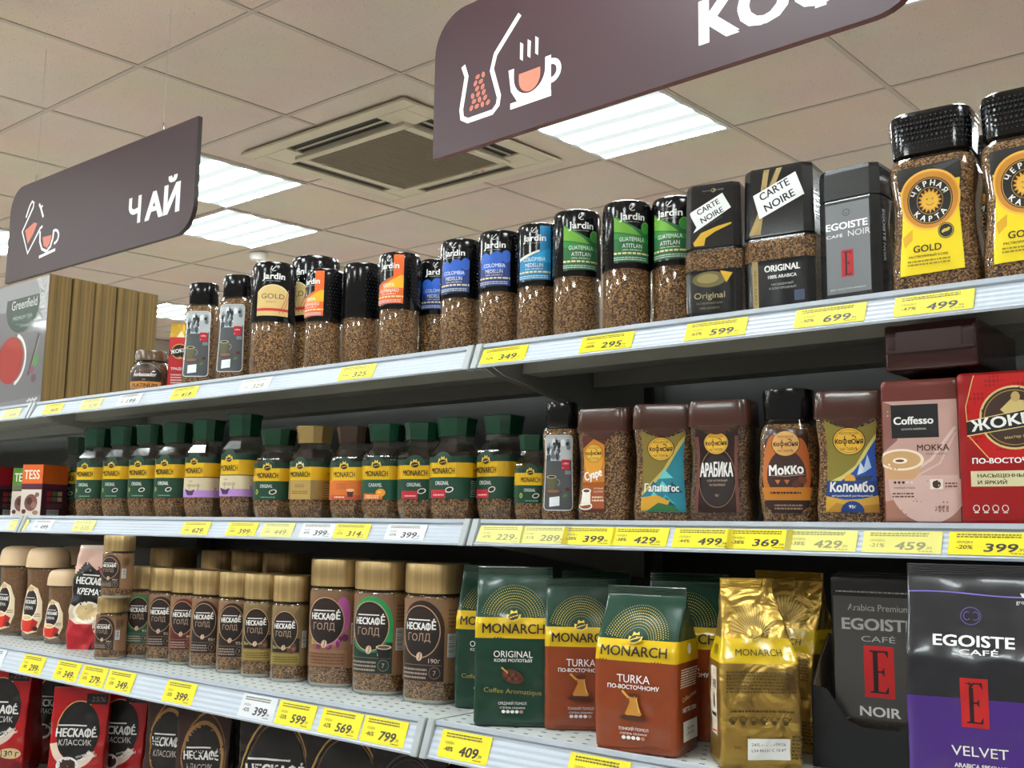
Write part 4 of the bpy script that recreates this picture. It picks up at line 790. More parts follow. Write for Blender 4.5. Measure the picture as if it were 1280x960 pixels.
@kind
def band_bag(v, w, d, h, seed):
    low = {'original': '#123c2c:f', 'turka': '#8e3f1c:f', 'gold': '#b8964c:b'}[v]; up = {'gold': '#c4a050:b'}.get(v, '#143c2e:f'); yel = '#dfba16:f' if v != 'gold' else '#e2be1a:f'
    yb, yt = h * .55, h * .68
    F = bag_form(w, d, h, 9, 1.0 if v != 'gold' else 2.2, seed, ((yb, 1), (yt, 2), (h - 9, 3)), .62 if v != 'gold' else .5, taper=.02 if v != 'gold' or seed != 8 else .34, sway=0 if seed != 8 else -7)
    mats = [low, yel, up, '#123226:f' if v != 'gold' else '#a5853a:b']
    s = []; s2 = []; s3 = []; X = w / 2 - 2; sx = w / 2 + d / 2 - 1
    if v == 'gold':
        for k in range(40):
            a = math.radians(10 + 160 * k / 39); s.append(Ln([(11 * math.cos(a), yt + 2 + 11 * math.sin(a)), (34 * math.cos(a), min(yt + 2 + 34 * math.sin(a), h - 12))], .55, '#8a6a22' if k % 2 else '#e8cf7a'))
        s += crown(0, yt + 1, 6.5, '#23301a', '#c8a838')[1:] + [T('MONARCH', 0, (yb + yt) / 2 - 1, h * .036, '#221a06', w * .62)]
        s += fine(-X + 4, X - 3, h * .40, h * .52, 7, '#5c481a', seed) + fine(-X + 8, X - 6, h * .30, h * .32, 1, '#4a3a14')
        for k in range(6): x = -X + 10 + k * (w - 24) / 5.6; s += [O(x, h * .26, 3.6, 3.6, .7, '#4a3a14', 0, 360), R(x - 2, h * .235, x + 2, h * .255, '#4a3a14'), Ln([(x + 3, h * .26), (x + 5.4, h * .275)], .8, '#4a3a14')]
        s += [R(-X * .38, h * .055, X * .72, h * .165, '#eceae4'), T('24/03/25  24/09/26', X * .17, h * .135, 3, '#2a2a2a', X * .9), T('L54 80131 C 10:47', X * .17, h * .105, 3, '#2a2a2a', X * .9), T('EAC', -X * .62, h * .12, 3, '#3a2c10')] + fine(X * .76, X, h * .06, h * .19, 7, '#5c481a')
        xs = -sx
        s3 += [R(xs - 16, h * .16, xs + 13, h * .52, '#e6d8c4'), T('MON', xs, (yb + yt) / 2, h * .06, '#221a06', 24), T('G', xs, h * .49, 5, '#2a2018'), T('ARI', xs, h * .43, 9, '#2a2018', 18, b=.03), E(xs, h * .34, 4, 8, '#4a2a1c'), R(xs - 10, h * .255, xs + 10, h * .275, '#1c1a1a'), Ln([(xs - 14, h * .17), (xs + 10, h * .18)], 2, '#c82a20')]
        s2 += [T('MONARCH', sx, (yb + yt) / 2, h * .03, '#221a06', d * .5)] + fine(sx - d * .38, sx + d * .38, h * .36, h * .5, 8, '#4e3c14', 9)
    else:
        s.append(R(-X, 5, X, h - 14, low)); s.append(R(-X, yb, X, yt, yel)); s.append(R(-X, yt, X, h - 14, up))
        dots = halo(0, yt - 2, 14, min(42, h * .22), 44, '#b7a848', 8, 172)
        s += dots + [T('MONARCH', 0, (yb + yt) / 2, h * .062, '#1d160a', w * .80, b=.02)] + crown(0, yt + 1.5, h * .042, '#e8c83c', '#12291e')
        if v == 'original':
            s += [T('ORIGINAL', 0, h * .455, h * .042, W, w * .5), T('КОФЕ МОЛОТЫЙ', 0, h * .415, h * .02, '#d8ddd8', w * .48, b=.02), E(0, h * .315, 14, 8, '#5a2c1a', rot=-.3), Ln([(-14, h * .37), (-6, h * .335)], 2, '#c8a050'), T('Coffee Aromatique', 0, h * .225, h * .03, '#9a8a3c', w * .74, rot=-.04)]
            for k in range(9): s.append(E(-9 + (k % 5) * 4.4, h * .30 + (k // 5) * 5, 2.2, 1.5, '#7a4026' if k % 2 else '#3a1a10', rot=k))
        else:
            s += [T('TURKA', 0, h * .45, h * .05, W, w * .40), T('ПО-ВОСТОЧНОМУ', 0, h * .40, h * .026, W, w * .62, b=.02), P([(-5, h * .35), (6, h * .35), (4, h * .31), (10, h * .24), (6, h * .225), (-7, h * .225), (-10, h * .24), (-4, h * .31)], '#c98a34'), E(.5, h * .35, 6, 2, '#5a2c14'), Ln([(-13, h * .375), (-5, h * .335)], 2.4, '#d8a048'), E(0, h * .215, 16, 3, '#4e2412'), Ln([(4, h * .33), (7, h * .25)], 1, '#eec878')]
        s += [T('ТОНКИЙ ПОМОЛ' if v == 'turka' else 'СРЕДНИЙ ПОМОЛ', 0, h * .15, h * .018, W, w * .36), T('СТЕПЕНЬ ОБЖАРКИ', 0, h * .122, h * .012, W, w * .32)]
        for k in range(5): s.append(E(-11 + k * 5.5, h * .098, 2.4, 2, W if k < 4 else '#b08a70', 12))
        s2 += fine(sx - d * .36, sx + d * .36, h * .40, h * .52, 8, '#e8dcc8' if v == 'turka' else '#a8c0b0', 4) + [T('Coffee always', sx, h * .345, 5, '#d8b890', d * .66, rot=.12), T('НЕТТО 200г', sx, h * .27, 5, W, d * .62, b=.02), R(sx - d * .3, h * .08, sx + d * .36, h * .2, '#e9e9e6'), T('250326', sx + 1, h * .155, 3.4, '#222222', d * .36), T('L54/180', sx + 1, h * .125, 3.4, '#222222', d * .36), E(sx, h * .63, 6, 6, '#e8e4c8')]
    return [('bag_body', F.mesh('bag_body', mats, True, True, True, .9)), ('label', art('label', s, F, du=5, dv=8, h0=.35))] + [('side_print', art('side_print', q_, F, du=5, dv=8, h0=.35)) for q_ in (s2, s3) if q_] + [('top_seal', Form(rrect(.1, .4, 2, 5), [(h - 10 + q, F.w[-1] * (1.0 if q < 10 else .99), (1.7 if q % 2 else 1.1) if q < 10 else .6, 0, F.ox[-1]) for q in range(0, 11)], .5, seed).mesh('top_seal', [mats[3]]))]
@kind
def velvet_bag(w, d, h):
    F = bag_form(w, d, h, 10, 1.1, 3, ((h * .45, 1),), .6); X = w / 2
    s = [Ln([(x, h * .875 - 1.5 * math.sin(x / 22)) for x in np.linspace(-X + 1, X - 1, 14)], 1.1, '#7a6ac8'), T('EGOISTE', 0, h * .685, h * .046, '#f0f0f2', w * .58, b=.035), T('CAFÉ', 4, h * .640, h * .022, '#f0f0f2', w * .28, b=.02), R(-12, h * .335, 11, h * .535, '#c01c1c'), *serif_e(-.5, h * .435, 14, h * .165, '#22080a'), O(-2, h * .785, 9, 8, 1, '#4a3c78', 0, 360), O(-5, h * .785, 3.4, 4, .9, '#4a3c78', 60, 320), O(2, h * .785, 3.4, 4, .9, '#4a3c78', -130, 130),
         T('VELVET', 2, h * .24, h * .042, W, w * .40), T('ARABICA SPECIALTY', 4, h * .18, h * .018, W, w * .40, b=.02), T('ground', X - 14, h * .85, 3.6, '#d8d8dc', 15), P([(X - 18, h * .885), (X - 9, h * .885), (X - 11, h * .868), (X - 16, h * .868)], '#d8d8dc'), T('КОФЕ МОЛОТЫЙ', 0, h * .10, 3, '#b8a8d8', w * .4)]
    return [('bag_body', F.mesh('bag_body', ['#4a2a80:f', '#26262b:f'], True, True, True, .9)), ('label', art('label', s, F, du=6, dv=9, h0=.35)), ('top_seal', Form(rrect(.1, .4, 2, 5), [(h - 10 + q, w / 2 * .985, 1.9 if q % 2 else 1.2) for q in range(0, 11)], .6, 3).mesh('top_seal', ['#2c2c32:f']))]
@kind
def pouch(v, w, h, seed):
    d = 34 if v != 'crema' else 44; C = rrect(.12, .2, 3, 12)
    zs = np.linspace(0, h, 48); R_ = []
    for z in zs:
        t = z / h; R_.append((z, w / 2 * ((1 - .03 * math.sin(t * math.pi)) if v != 'crema' else (1 - .26 * max(0, t - .45) ** 1.2 * 1.6)), 1 + d / 2 * (1 - t) ** .8 * (.65 + .35 * math.sin(min(1, t * 2.2 + .2) * math.pi * .5)), 0))
    col = {'classic': '#b51318:f', 'gold': '#1c1210:f', 'dark': '#120d0d:f', 'crema': '#e2cdb4:f', 'bronze': '#2e1a12:f', 'lime': '#7cc01c:f'}[v]; F = Form(C, R_, 2.0 if v != 'crema' else 3.2, seed); s = []; X = w / 2 - 1
    if v == 'classic':
        s += [P(arc(0, h * .62, X * .78, h * .26, 0, 360, 30), '#120b0b'), O(0, h * .62, X * .8, h * .27, 1.6, '#e8a860', 60, 190), O(-X * .1, h * .56, X * .9, h * .26, h * .07, '#e8d0c0', 190, 330), P([(-X, 2), (X, 2), (X, h * .16), (X * .2, h * .24), (-X * .4, h * .3), (-X, h * .22)], '#7c0c10'), R(X * .2, h * .86, X * .96, h * .95, '#1a0c0c'), T('-25%', X * .58, h * .905, h * .045, '#8a6a6a', X * .6),
              T('НЕСКАФÉ.', -X * .04, h * .615, h * .075, W, X * 1.5, b=.035), Ln([(-X * .74, h * .675), (X * .3, h * .675)], h * .012, W), T('КЛАССИК', -X * .06, h * .53, h * .052, '#dcd8d6', X * 1.2), E(-X * .3, h * .33, X * .42, h * .075, '#f0e8e4'), E(-X * .3, h * .335, X * .34, h * .055, '#3c1c12'), T('плотный вкус', X * .34, h * .43, h * .024, W, X * .7, rot=.3), T('и тонкий аромат', X * .38, h * .40, h * .024, W, X * .8, rot=.3), P(arc(X * .55, h * .24, X * .4, h * .045, 0, 360, 16), '#d8bc88'), T('130 г', X * .55, h * .24, h * .05, '#2a1a10', X * .62, b=.03)]
    elif v == 'lime': s += [E(0, h * .6, X * .6, h * .16, '#d8e8b0'), E(2, h * .6, X * .3, h * .1, '#4a8a1c', rot=.6), R(-X, 2, X, h * .2, '#3c7a1c')]
    elif v in ('gold', 'dark'):
        gl = '#b08a50:f' if v == 'gold' else '#4a4040:f'
        s += [O(0, h * .52, X * .95, h * .42, 3.0, gl, -20, 200), O(2, h * .52, X * .86, h * .385, 1.4, '#8a6434:f' if v == 'gold' else '#3a3232', -20, 200), E(0, h * .55, X * .8, h * .34, '#140c0a'), T('НЕСКАФÉ', 0, h * .60, h * .085, W if v == 'gold' else '#b8b4b4', X * 1.55, b=.035), Ln([(-X * .74, h * .67), (X * .4, h * .67)], h * .013, W if v == 'gold' else '#b8b4b4'), T('ГОЛД' if v == 'gold' else 'КЛАССИК', -X * .06, h * .50, h * .065, '#a89078', X * 1.1), E(0, h * .25, X * .5, h * .1, '#5a4038')]
    elif v == 'bronze':
        s += [P([(-X, 2), (X, 2), (X, h * .9), (X * .5, h * .96), (-X * .3, h * .9), (-X, h * .96)], '#3a1a14'), O(X * .3, h * .6, X * 1.1, h * .36, 3, '#a87c44:f', 60, 250), O(-X * .2, h * .6, X * 1.1, h * .36, 2, '#8a6434:f', -70, 100), E(0, h * .6, X * .82, h * .28, '#a87c44'), E(-1, h * .59, X * .74, h * .26, '#150c0a'), T('НЕСКАФÉ', -X * .04, h * .62, h * .07, W, X * 1.3, b=.03), Ln([(-X * .6, h * .675), (X * .3, h * .675)], h * .012, W), T('КЛАССИК', -X * .08, h * .53, h * .05, '#cfc4bc', X * 1.0), E(-X * .2, h * .3, X * .5, h * .09, '#d8cfc8'), E(-X * .2, h * .305, X * .4, h * .06, '#3c1c12')]
    else:
        s += [P([(-X, h * .97), (X, h * .97), (X, h * .8), (-X, h * .72)], '#e0b8a8'), P([(-X, h * .72), (-X * .5, h * .86), (X * .2, h * .76), (X, h * .84), (X, h * .52), (X * .2, h * .42), (-X * .3, h * .38), (-X, h * .44)], '#141012'), Ln([(X * .3, h * .80), (X * .7, h * .66), (X, h * .6)], 4, '#a83848'), E(-X * .1, h * .36, X * .72, h * .105, '#f4ead8'), E(-X * .1, h * .365, X * .60, h * .082, '#d8bc88'), P([(-X, h * .30), (-X * .6, h * .25), (X * .2, h * .25), (X * .7, h * .34), (X, h * .36), (X, 2), (-X, 2)], '#b81c28'), P([(X * .1, 2), (X * .5, h * .18), (X, h * .14), (X, 2)], '#2a2022'), E(X * .6, h * .24, X * .34, h * .1, '#e4c8b8'), T('120', X * .66, h * .22, h * .04, '#3a2a1a', X * .5, b=.03),
              T('НЕСКАФÉ', -X * .02, h * .66, h * .07, W, X * 1.5, rot=-.06, b=.035), Ln([(-X * .5, h * .72), (X * .4, h * .71)], h * .012, W), T('КРЕМА', -X * .14, h * .56, h * .065, W, X * 1.15, rot=-.06, b=.01), Ln([(X * .44, h * .565), (X * .8, h * .57), (X * .5, h * .54)], 1.4, W)]
    return [('pouch_body', F.mesh('pouch_body', [col], True, True, True, .9)), ('label', art('label', s, F, du=5, dv=7, h0=.6, clip=(-X - .5, 1, X + .5, h - 1))), ('top_seal', Form(rrect(.1, .4, 2, 5), [(h - 6 + q, F.w[-1] * .995, 1.5 if q % 2 else 1.0) for q in range(0, 8)], 1.0, seed).mesh('top_seal', [col]))]

# ---- bricks and boxes
def brick(name, w, d, h, mats, shapes, wr=.5, seed=1, side=(), film=True):
    C = rrect(.07, .1, 3, 10); R_ = [(z, w / 2 - q, d / 2 - q) for z, q in ((0, 3), (1, 1), (3, 0))] + [(z, w / 2, d / 2) for z in np.linspace(6, h - 4, 32)] + [(h - 1, w / 2 - 1, d / 2 - 1), (h, w / 2 - 3, d / 2 - 3)]
    F = Form(C, R_, wr, seed)
    ps = [('packet', F.mesh('packet', mats, True, True, True, .9)), ('label', art('label', list(shapes), F, du=6, dv=9, h0=.3))]
    fold = Form(rrect(.1, .3, 2, 4), [(h - .3, w / 2 - 2, d * .16), (h + 1.2, w / 2 - 2, d * .14), (h + 2.2, w / 2 - 4, d * .1)], .3, seed).mesh('folded_top', mats); ps.append(('folded_top', fold))
    return ps
@kind
def mocha_brick():
    w, d, h = 75, 50, 148; X = w / 2
    s = [R(-X + 2, 4, X - 2, h - 22, '#c39c92'), P([(-X + 2, 4), (X - 2, 4), (X - 2, 26), (0, 30), (-X + 2, 24)], '#a3705f'), P(arc(6, 46, 38, 44, 180, 360, 20) + [(X - 3, 46), (X - 3, 50), (-X + 6, 50)], '#d2b0a6'), P([(-X + 2, h - 22), (-X + 2, h * .5), (-22, h - 62), (-X + 12, h - 26)], '#8a5a52'),
         Ln([(-14, 50), (10, 66), (26, 88), (X - 4, h - 50)], 3, '#dcc0b8'), Ln([(-4, 50), (18, 62), (X - 4, 92)], 2, '#d4b4aa'), R(-X + 10, h - 60, 18, h - 26, '#121214'), T('Coffesso', -6, h - 42, 8, W, 38, b=.03), T('ALWAYS INSPIRING', -6, h - 51, 2, '#c8c8c8', 24), T('MOKKA', 12, h - 70, 6.5, '#3a1f1a', 30, b=.02), T('ARABICA BLEND', 15, h - 76.5, 2, '#6a4a42', 20),
         P([(-X + 3, 66), (2, 66), (-2, 52), (-8, 46), (-X + 3, 46)], '#d2a277'), E(-19, 66, 22, 11, '#f0e2cc'), E(-19, 66, 19, 8.8, '#cfa372'), E(-20, 65, 7, 3, '#f4ead8'), E(-20, 65, 4, 1.4, '#6a3a22'), T('medium roast', -X + 21, 38, 2.6, '#5a3a34', 20)] + [E(-X + 12 + 4 * k, 43, 1.4, 1.4, '#3a1f1a' if k < 3 else '#e0c8c0', 10) for k in range(5)] + fine(-X + 9, -X + 30, 28, 34, 2, '#6a4a42') + [R(8, 36, 20, 46, '#e8dcd6'), E(14, 41, 4, 4, '#4a2a20'), T('250 g', 18, 17, 4, '#3a1f1a', 13)] + fine(22, 33, 38, 44, 2, '#6a4a42')
    sx = w / 2 + d / 2; s += [R(sx - 20, 48, sx + 20, h - 12, '#b8a09a')] + fine(sx - 18, sx + 18, 52, h - 16, 22, '#6e5650', 5)
    return brick('mocha', w, d, h, ['#6e342c:f'], s, .5, 2)
@kind
def red_brick():
    w, d, h = 94, 55, 150; X = w / 2
    s = [P([(-X + 2, 3), (X - 2, 3), (X - 2, h - 3), (-X + 2, h - 3)], '#9c1416:f'), P([(-X + 16, h - 3), (X - 2, h - 3), (X - 2, 70), (-X + 30, 62), (-X + 10, 84), (-X + 8, 112)], '#c01a1a:f'), Ln([(-X + 16, h - 3), (-X + 8, 116), (-X + 9, 88), (-X + 28, 64)], .9, '#e0b060'),
         E(4, 104, 31, 31, '#2a1a12'), O(4, 104, 31, 31, 2, '#d8bc7c', 0, 360), E(4, 104, 26, 26, '#3c2416'), O(4, 104, 27, 27, 1, '#a07c44', 0, 360), P([(-8, 112), (2, 122), (14, 120), (22, 126), (26, 120), (18, 114), (24, 108), (10, 110), (-2, 106)], '#d0b878'), E(6, 124, 4, 5, '#c0a468'), P([(-X + 8, 88), (X - 4, 100), (X - 4, 116), (-X + 8, 101)], '#100c0c'), Ln([(-X + 8, 101.6), (X - 4, 116.6)], .9, '#d8bc7c'), Ln([(-X + 8, 87.4), (X - 4, 99.4)], .9, '#d8bc7c'), T('ЖОКЕЙ', -2, 101.5, 11, W, 66, rot=.135, b=.035), T('мастер кофе', 8, 86, 3, '#d8bc7c', 26, rot=.1),
         T('ПО-ВОСТОЧНОМУ', 2, 63, 5.4, W, 74, b=.03), R(-X + 10, 38, X - 8, 53, '#d8cfa6'), T('НАСЫЩЕННЫЙ', -8, 48.5, 3.6, '#2a1a12', 46, b=.03), T('И ЯРКИЙ', -18, 42, 3.6, '#2a1a12', 26, b=.03), T('АРАБИКА', 22, 19, 4, W, 26, b=.03), T('ТОНКИЙ ПОМОЛ', 22, 13, 2.4, W, 26)]
    for k in range(4): x = -X + 14 + k * 8.5; s += [O(x, 17, 3, 3.4, .7, '#e8d8d0', 0, 360), R(x - 2, 12.5, x + 2, 13.4, '#e8d8d0')]
    return brick('red', w, d, h, ['#8a1214:f'], s, .5, 5)
@kind
def dark_brick(w, d, h):
    ps = brick('burgundy', w, d, h, ['#34110f:f'], [R(-w / 2 + 4, 20, w / 2 - 4, h - 8, '#2c0f0e:f')], .4, 7)
    return ps + [('end_flap', boxes('end_flap', [(-w / 2000 + .002, .003, -.004, w / 2000 - .002, .0062, .004), (-w / 2000 + .012, -.016, -.0018, w / 2000 - .014, .003, .004)], ['#3a1412:f'], .0008))]
@kind
def tea_box(front):
    w, d, h = 250, 51, 288; body = boxes('box_body', [(-w / 1000 / 1, 0, 0, 0, d / 1000, h / 1000)], ['gold_foil_edge'], .0015)
    s = []
    if front:
        s = [R(-249, 2, -1, 286, '#77757a'), R(-60, 190, -1, 286, '#b8b8ba:b'), P([(-249, 286), (-60, 286), (-40, 258), (-52, 220), (-249, 225)], '#9a9a9e'), P(arc(-115, 232, 78, 62, 180, 360, 20) + [(-40, 250), (-190, 250)], '#2c4a40'), T('Greenfield', -108, 236, 22, '#e8e8e4', 118), T('PREMIUM TEA', -112, 205, 9, '#b8c4b8', 90), T('Collection', -100, 186, 7, '#b8c4b8', 40), O(-150, 110, 70, 62, 8, '#f0eeea', -70, 70), E(-155, 110, 60, 54, '#b02a20'), Ln([(-66, 70), (-30, 160)], 7, '#3a3230'), Ln([(-60, 72), (-26, 150)], 1.5, '#c8b898'), E(-34, 100, 9, 14, '#5aa04a', rot=-.4), E(-52, 80, 10, 8, '#a04a6a'), E(-40, 62, 12, 9, '#6a4a5a'), P([(-249, 2), (-1, 2), (-1, 22), (-249, 14)], '#8a888c')] + [E(-60 + k * 5, 12 + (k % 3) * 2, 4, 2.5, '#e8e8ea', 8) for k in range(9)]
    fl = boxes('clear_wrap', [(-w / 1000 - .0006, -.0008, -.0002, .0008, d / 1000 + .0006, h / 1000 + .0008)], ['clear_film'], .001)
    out = [('box_body', body)]
    if s: out.append(('printed_cover', art('printed_cover', s, Flat(0), h0=.15)))
    edge = [R(q, 0, q + .8, h, '#5e4826') for q in (d * .33, d * .36, d * .7)]
    out.append(('side_grooves', art('side_grooves', edge, Tilt((0.0002, 0, 0), (0, 1, 0), (0, 0, 1)), h0=.1)))
    out.append(('clear_wrap', fl))
    return out
@kind
def tea_carton(v):
    top, low, flo = {'orange': ('#e0641c', '#4a1a28', '#b8a090'), 'green': ('#4f8a2a', '#5a4a3a', '#c8c8b8'), 'red': ('#a01420', '#1c1416', '#a8a098')}[v]; w, d, h = 58, 72, 112
    b = boxes('carton', [(-w / 2000, 0, 0, w / 2000, d / 1000, h / 1000)], [low], .001)
    def face(W_, sd):
        q = [R(-W_ / 2 + .6, h * .63, W_ / 2 - .6, h - .6, top), R(-W_ / 2 + .6, h * .55, W_ / 2 - .6, h * .63, '#5a2438' if v != 'green' else '#6a6a52')]
        return q
    s = face(w, 0) + [T('TESS', -2, h * .81, 20, '#f4ead8', 42, b=.02), R(-w / 2 + 1, 2, w / 2 - 1, h * .52, '#d8cec2'), E(0, h * .27, 18, 18, '#7a4a44'), E(-4, h * .3, 8, 8, '#4a2420'), E(8, h * .22, 7, 7, '#9a6a5c'), E(-18, h * .1, 6, 5, '#5a2c28'), E(16, h * .42, 6, 5, '#8a5a4c'), E(14, h * .08, 8, 5, '#a87a6a')]
    if v == 'red': s = face(w, 0) + [E(10, h * .8, 16, 8, '#c84a4a')] + [R(-30 + (k % 3) * 20, 20 + (k // 3) * 18, -14 + (k % 3) * 20, 34 + (k // 3) * 18, ['#7aa04a', '#b03040', '#c8c0b0'][k % 3]) for k in range(6)]
    sd = face(d, 1) + [R(-22 + (k % 3) * 15, h * .30 + (k // 3) * 12, -9 + (k % 3) * 15, h * .30 + (k // 3) * 12 + 9, ['#9c2a34', '#5a7a3a', '#c8a890'][k % 3]) for k in range(6)] + [R(-22, h * .17, 22, h * .26, '#6a3444')] + barcode(-20, 4, 14, h * .14, False)
    return [('carton', b), ('front_print', art('front_print', s, Flat(0), h0=.1)), ('side_print', art('side_print', sd, Tilt((w / 2000, d / 2000, 0), (0, 1, 0), (0, 0, 1)), h0=.1))]
@kind
def stick_pack():
    w, d, h = 42, 16, 142; F = bag_form(w, d, h, 7, .8, 4, ((h * .8, 1),), .7)
    s = [R(-w / 2 + 1, 4, w / 2 - 1, h * .8, '#b81820'), P([(-8, h * .8), (8, h * .8), (0, h * .9)], '#e8d8b0'), E(0, h * .6, 16, 15, '#c89a4a'), E(0, h * .6, 14, 13, '#1c1210'), P([(-19, h * .54), (19, h * .6), (19, h * .68), (-19, h * .62)], '#120c0c'), T('ЖОКЕЙ', 0, h * .61, 8, W, 34, rot=.2, b=.03), T('ТРАДИЦ', 0, h * .36, 5, W, 30, b=.02)] + fine(-14, 14, h * .12, h * .3, 5, '#e8c8c0')
    return [('pack_body', F.mesh('pack_body', ['#b01820:f', '#c8a040:b'])), ('label', art('label', s, F, du=6, dv=9, h0=.3))]
@kind
def display_pack():
    w, d, h = 92, 56, 196; X = w / 2
    s = [R(-X + 3, 12, X - 2, h - 22, '#4a4846:f'), T('Arabica Premium', 3, h - 33, 7, '#a8a8a4', 62), T('EGOISTE', 2, h - 50, 12, '#b0b0ae', 72, b=.04), T('CAFÉ', 2, h - 65, 6, '#b0b0ae', 34), R(-13, 72, 17, 124, '#c8181c'), *serif_e(2, 98, 19, 43, '#1c0808'), T('NOIR', 2, 58, 10, '#d8d8d6', 40, b=.03), R(-X + 4, 38, X - 4, 50, '#35281e'), P([(-X + 4, 38), (-X + 18, 50), (-X + 4, 50)], '#8a7458'), T('GROUND', 4, 44, 7, '#171210', 46, b=.02), T('MADE IN GERMANY', 2, 31, 5, '#c8c8c6', 56)] + fine(-X + 6, X - 4, h - 18, h - 15, 1, '#8a8a88')
    return brick('premium', w, d, h, ['#151516:f'], s, .5, 9)
@kind
def display_carton():
    w, d = .114, .075; t = .0015; hb = .195
    f = [(-w / 2, 0), (w / 2, 0), (w / 2, .095), (w / 2 - .006, .1), (w / 2 - .012, .09), (w / 2 - .016, .055), (w / 2 - .028, .044), (-w / 2 + .05, .044), (-w / 2 + .036, .05), (-w / 2 + .026, .066), (-w / 2 + .016, .08), (-w / 2, .083)]
    fr = prism('front_wall', f, 1, 0, t, ['#141416'])
    sd = [(0, 0), (d, 0), (d, .13), (.03, .105), (0, .083)]
    side = prism('side_wall', sd, 0, 0, t, ['#141416'])
    inn = prism('inner_lining', [(y + .002 if y < .01 else y - .002, max(.002, z - .001)) for y, z in sd], 0, 0, .0006, ['#86725e'])
    back = boxes('back_wall', [(-w / 2, d - t, 0, w / 2, d, .13)], ['#141416']); bot = boxes('bottom', [(-w / 2 + t, t, 0, w / 2 - t, d - t, t)], ['#86725e'])
    return w, t, fr, side, inn, back, bot

# ================================================================ products: where they stand
def X(x, y, Y): return at(x, y, Y).x
Z1, Z2, Z3, Z4 = (ZS[k] + .0004 for k in (1, 2, 3, 4))
# ---- top shelf
TB_ = X(57, 420, 1.092)
for k, w_ in enumerate(('front box of the row of large flat gold edged tea boxes, silver printed cover', 'second gold edged tea box, right behind the silver covered front box', 'middle gold edged tea box of the row of five', 'fourth gold edged tea box, second from the end beside the stout jar', 'last gold edged tea box of the row, rising behind the stout jar')):
    place(tea_box(k == 0), 'tea_box', w_, 'tea box', (TB_ + (0, .002, 0, .001, -.001)[k], 1.092 + k * .0535, Z1), (0, .2, -.2, .2, -.1)[k], 'large tea gift boxes')
place(stout_jar(), 'coffee_jar', 'short stout coffee jar with orange band, in front of the gold edged tea boxes', 'coffee jar', (X(189, 462, 1.135), 1.135, Z1), 40)
place(stick_pack(), 'coffee_packet', 'slim red packet with gold top, squeezed left of the grey label jars', 'coffee packet', (X(226, 440, 1.16), 1.16, Z1), 42)
place(waisted_jar(), 'coffee_jar', 'left of two tall jars with grey photo label on the top shelf', 'coffee jar', (X(253, 415, 1.12), 1.12, Z1), 34, 'grey label coffee jars')
place(waisted_jar(), 'coffee_jar', 'right of two tall jars with grey photo label on the top shelf', 'coffee jar', (X(296, 410, 1.12), 1.12, Z1), 30, 'grey label coffee jars')
RJ = [('gold', 341, 400, 1.115, 50, 1.17, 'round black lidded jar with whole gold label facing out'), ('gold', 393, 395, 1.205, -8, 1.34, 'largest round gold label jar, standing behind an orange label jar'), ('kenya', 405, 396, 1.108, 4, .975, 'round jar with narrow orange label strip, in front of the large gold one'),
      ('plain', 453, 390, 1.135, 0, 1.01, 'round jar showing only its plain embossed black lid'), ('kenya', 499, 384, 1.12, 13, 1.0, 'round jar with whole orange label, right of the plain lidded one'), ('blue', 547, 380, 1.185, 36, 1.0, 'hindmost blue label jar, half hidden behind its neighbour'), ('blue', 577, 372, 1.115, 19, .985, 'middle one of the three dark blue label jars'),
      ('blue', 625, 364, 1.115, 23, .985, 'right one of the three dark blue label jars, above the rail joint'), ('teal', 674, 355, 1.12, 24, .985, 'round jar with light turquoise blue label'), ('green', 721, 345, 1.115, 46, 1.015, 'first green label round jar, next to the turquoise one'), ('green', 784, 335, 1.115, 45, 1.0, 'middle one of three green label round jars'), ('green', 846, 325, 1.14, 14, 1.005, 'third green label round jar, beside the black square jars')]
for v, px_, py_, Y, rot, sc, lb in RJ:
    place(round_jar(v), 'coffee_jar', lb, 'coffee jar', (X(px_, py_, Y), Y, Z1), rot, 'round black lidded coffee jars', sc)
place(square_jar(1), 'coffee_jar', 'black square jar with gold swoosh on the lid and tilted white card', 'coffee jar', (X(899, 320, 1.113), 1.113, Z1), 12, 'black square coffee jars', .95)
place(square_jar(2), 'coffee_jar', 'larger black square jar with gold ribbon stripes and tilted white card', 'coffee jar', (X(984, 303, 1.13), 1.13, Z1), 5, 'black square coffee jars')
place(black_caddy(), 'coffee_jar', 'black octagonal jar with grey label and red square', 'coffee jar', (X(1072, 297, 1.12), 1.12, Z1), -3)
place(card_jar(), 'coffee_jar', 'tall wavy jar with yellow label, whole in view on the top shelf', 'coffee jar', (X(1172, 254, 1.125), 1.125, Z1), 3, 'yellow label coffee jars')
place(card_jar(), 'coffee_jar', 'tall wavy jar with yellow label, cut by the right picture edge', 'coffee jar', (X(1290, 240, 1.125), 1.125, Z1), 3, 'yellow label coffee jars')
place(card_jar(), 'coffee_jar', 'yellow label jar in the second row, dark lid showing between two others', 'coffee jar', (X(1222, 240, 1.235), 1.235, Z1), 5, 'yellow label coffee jars')
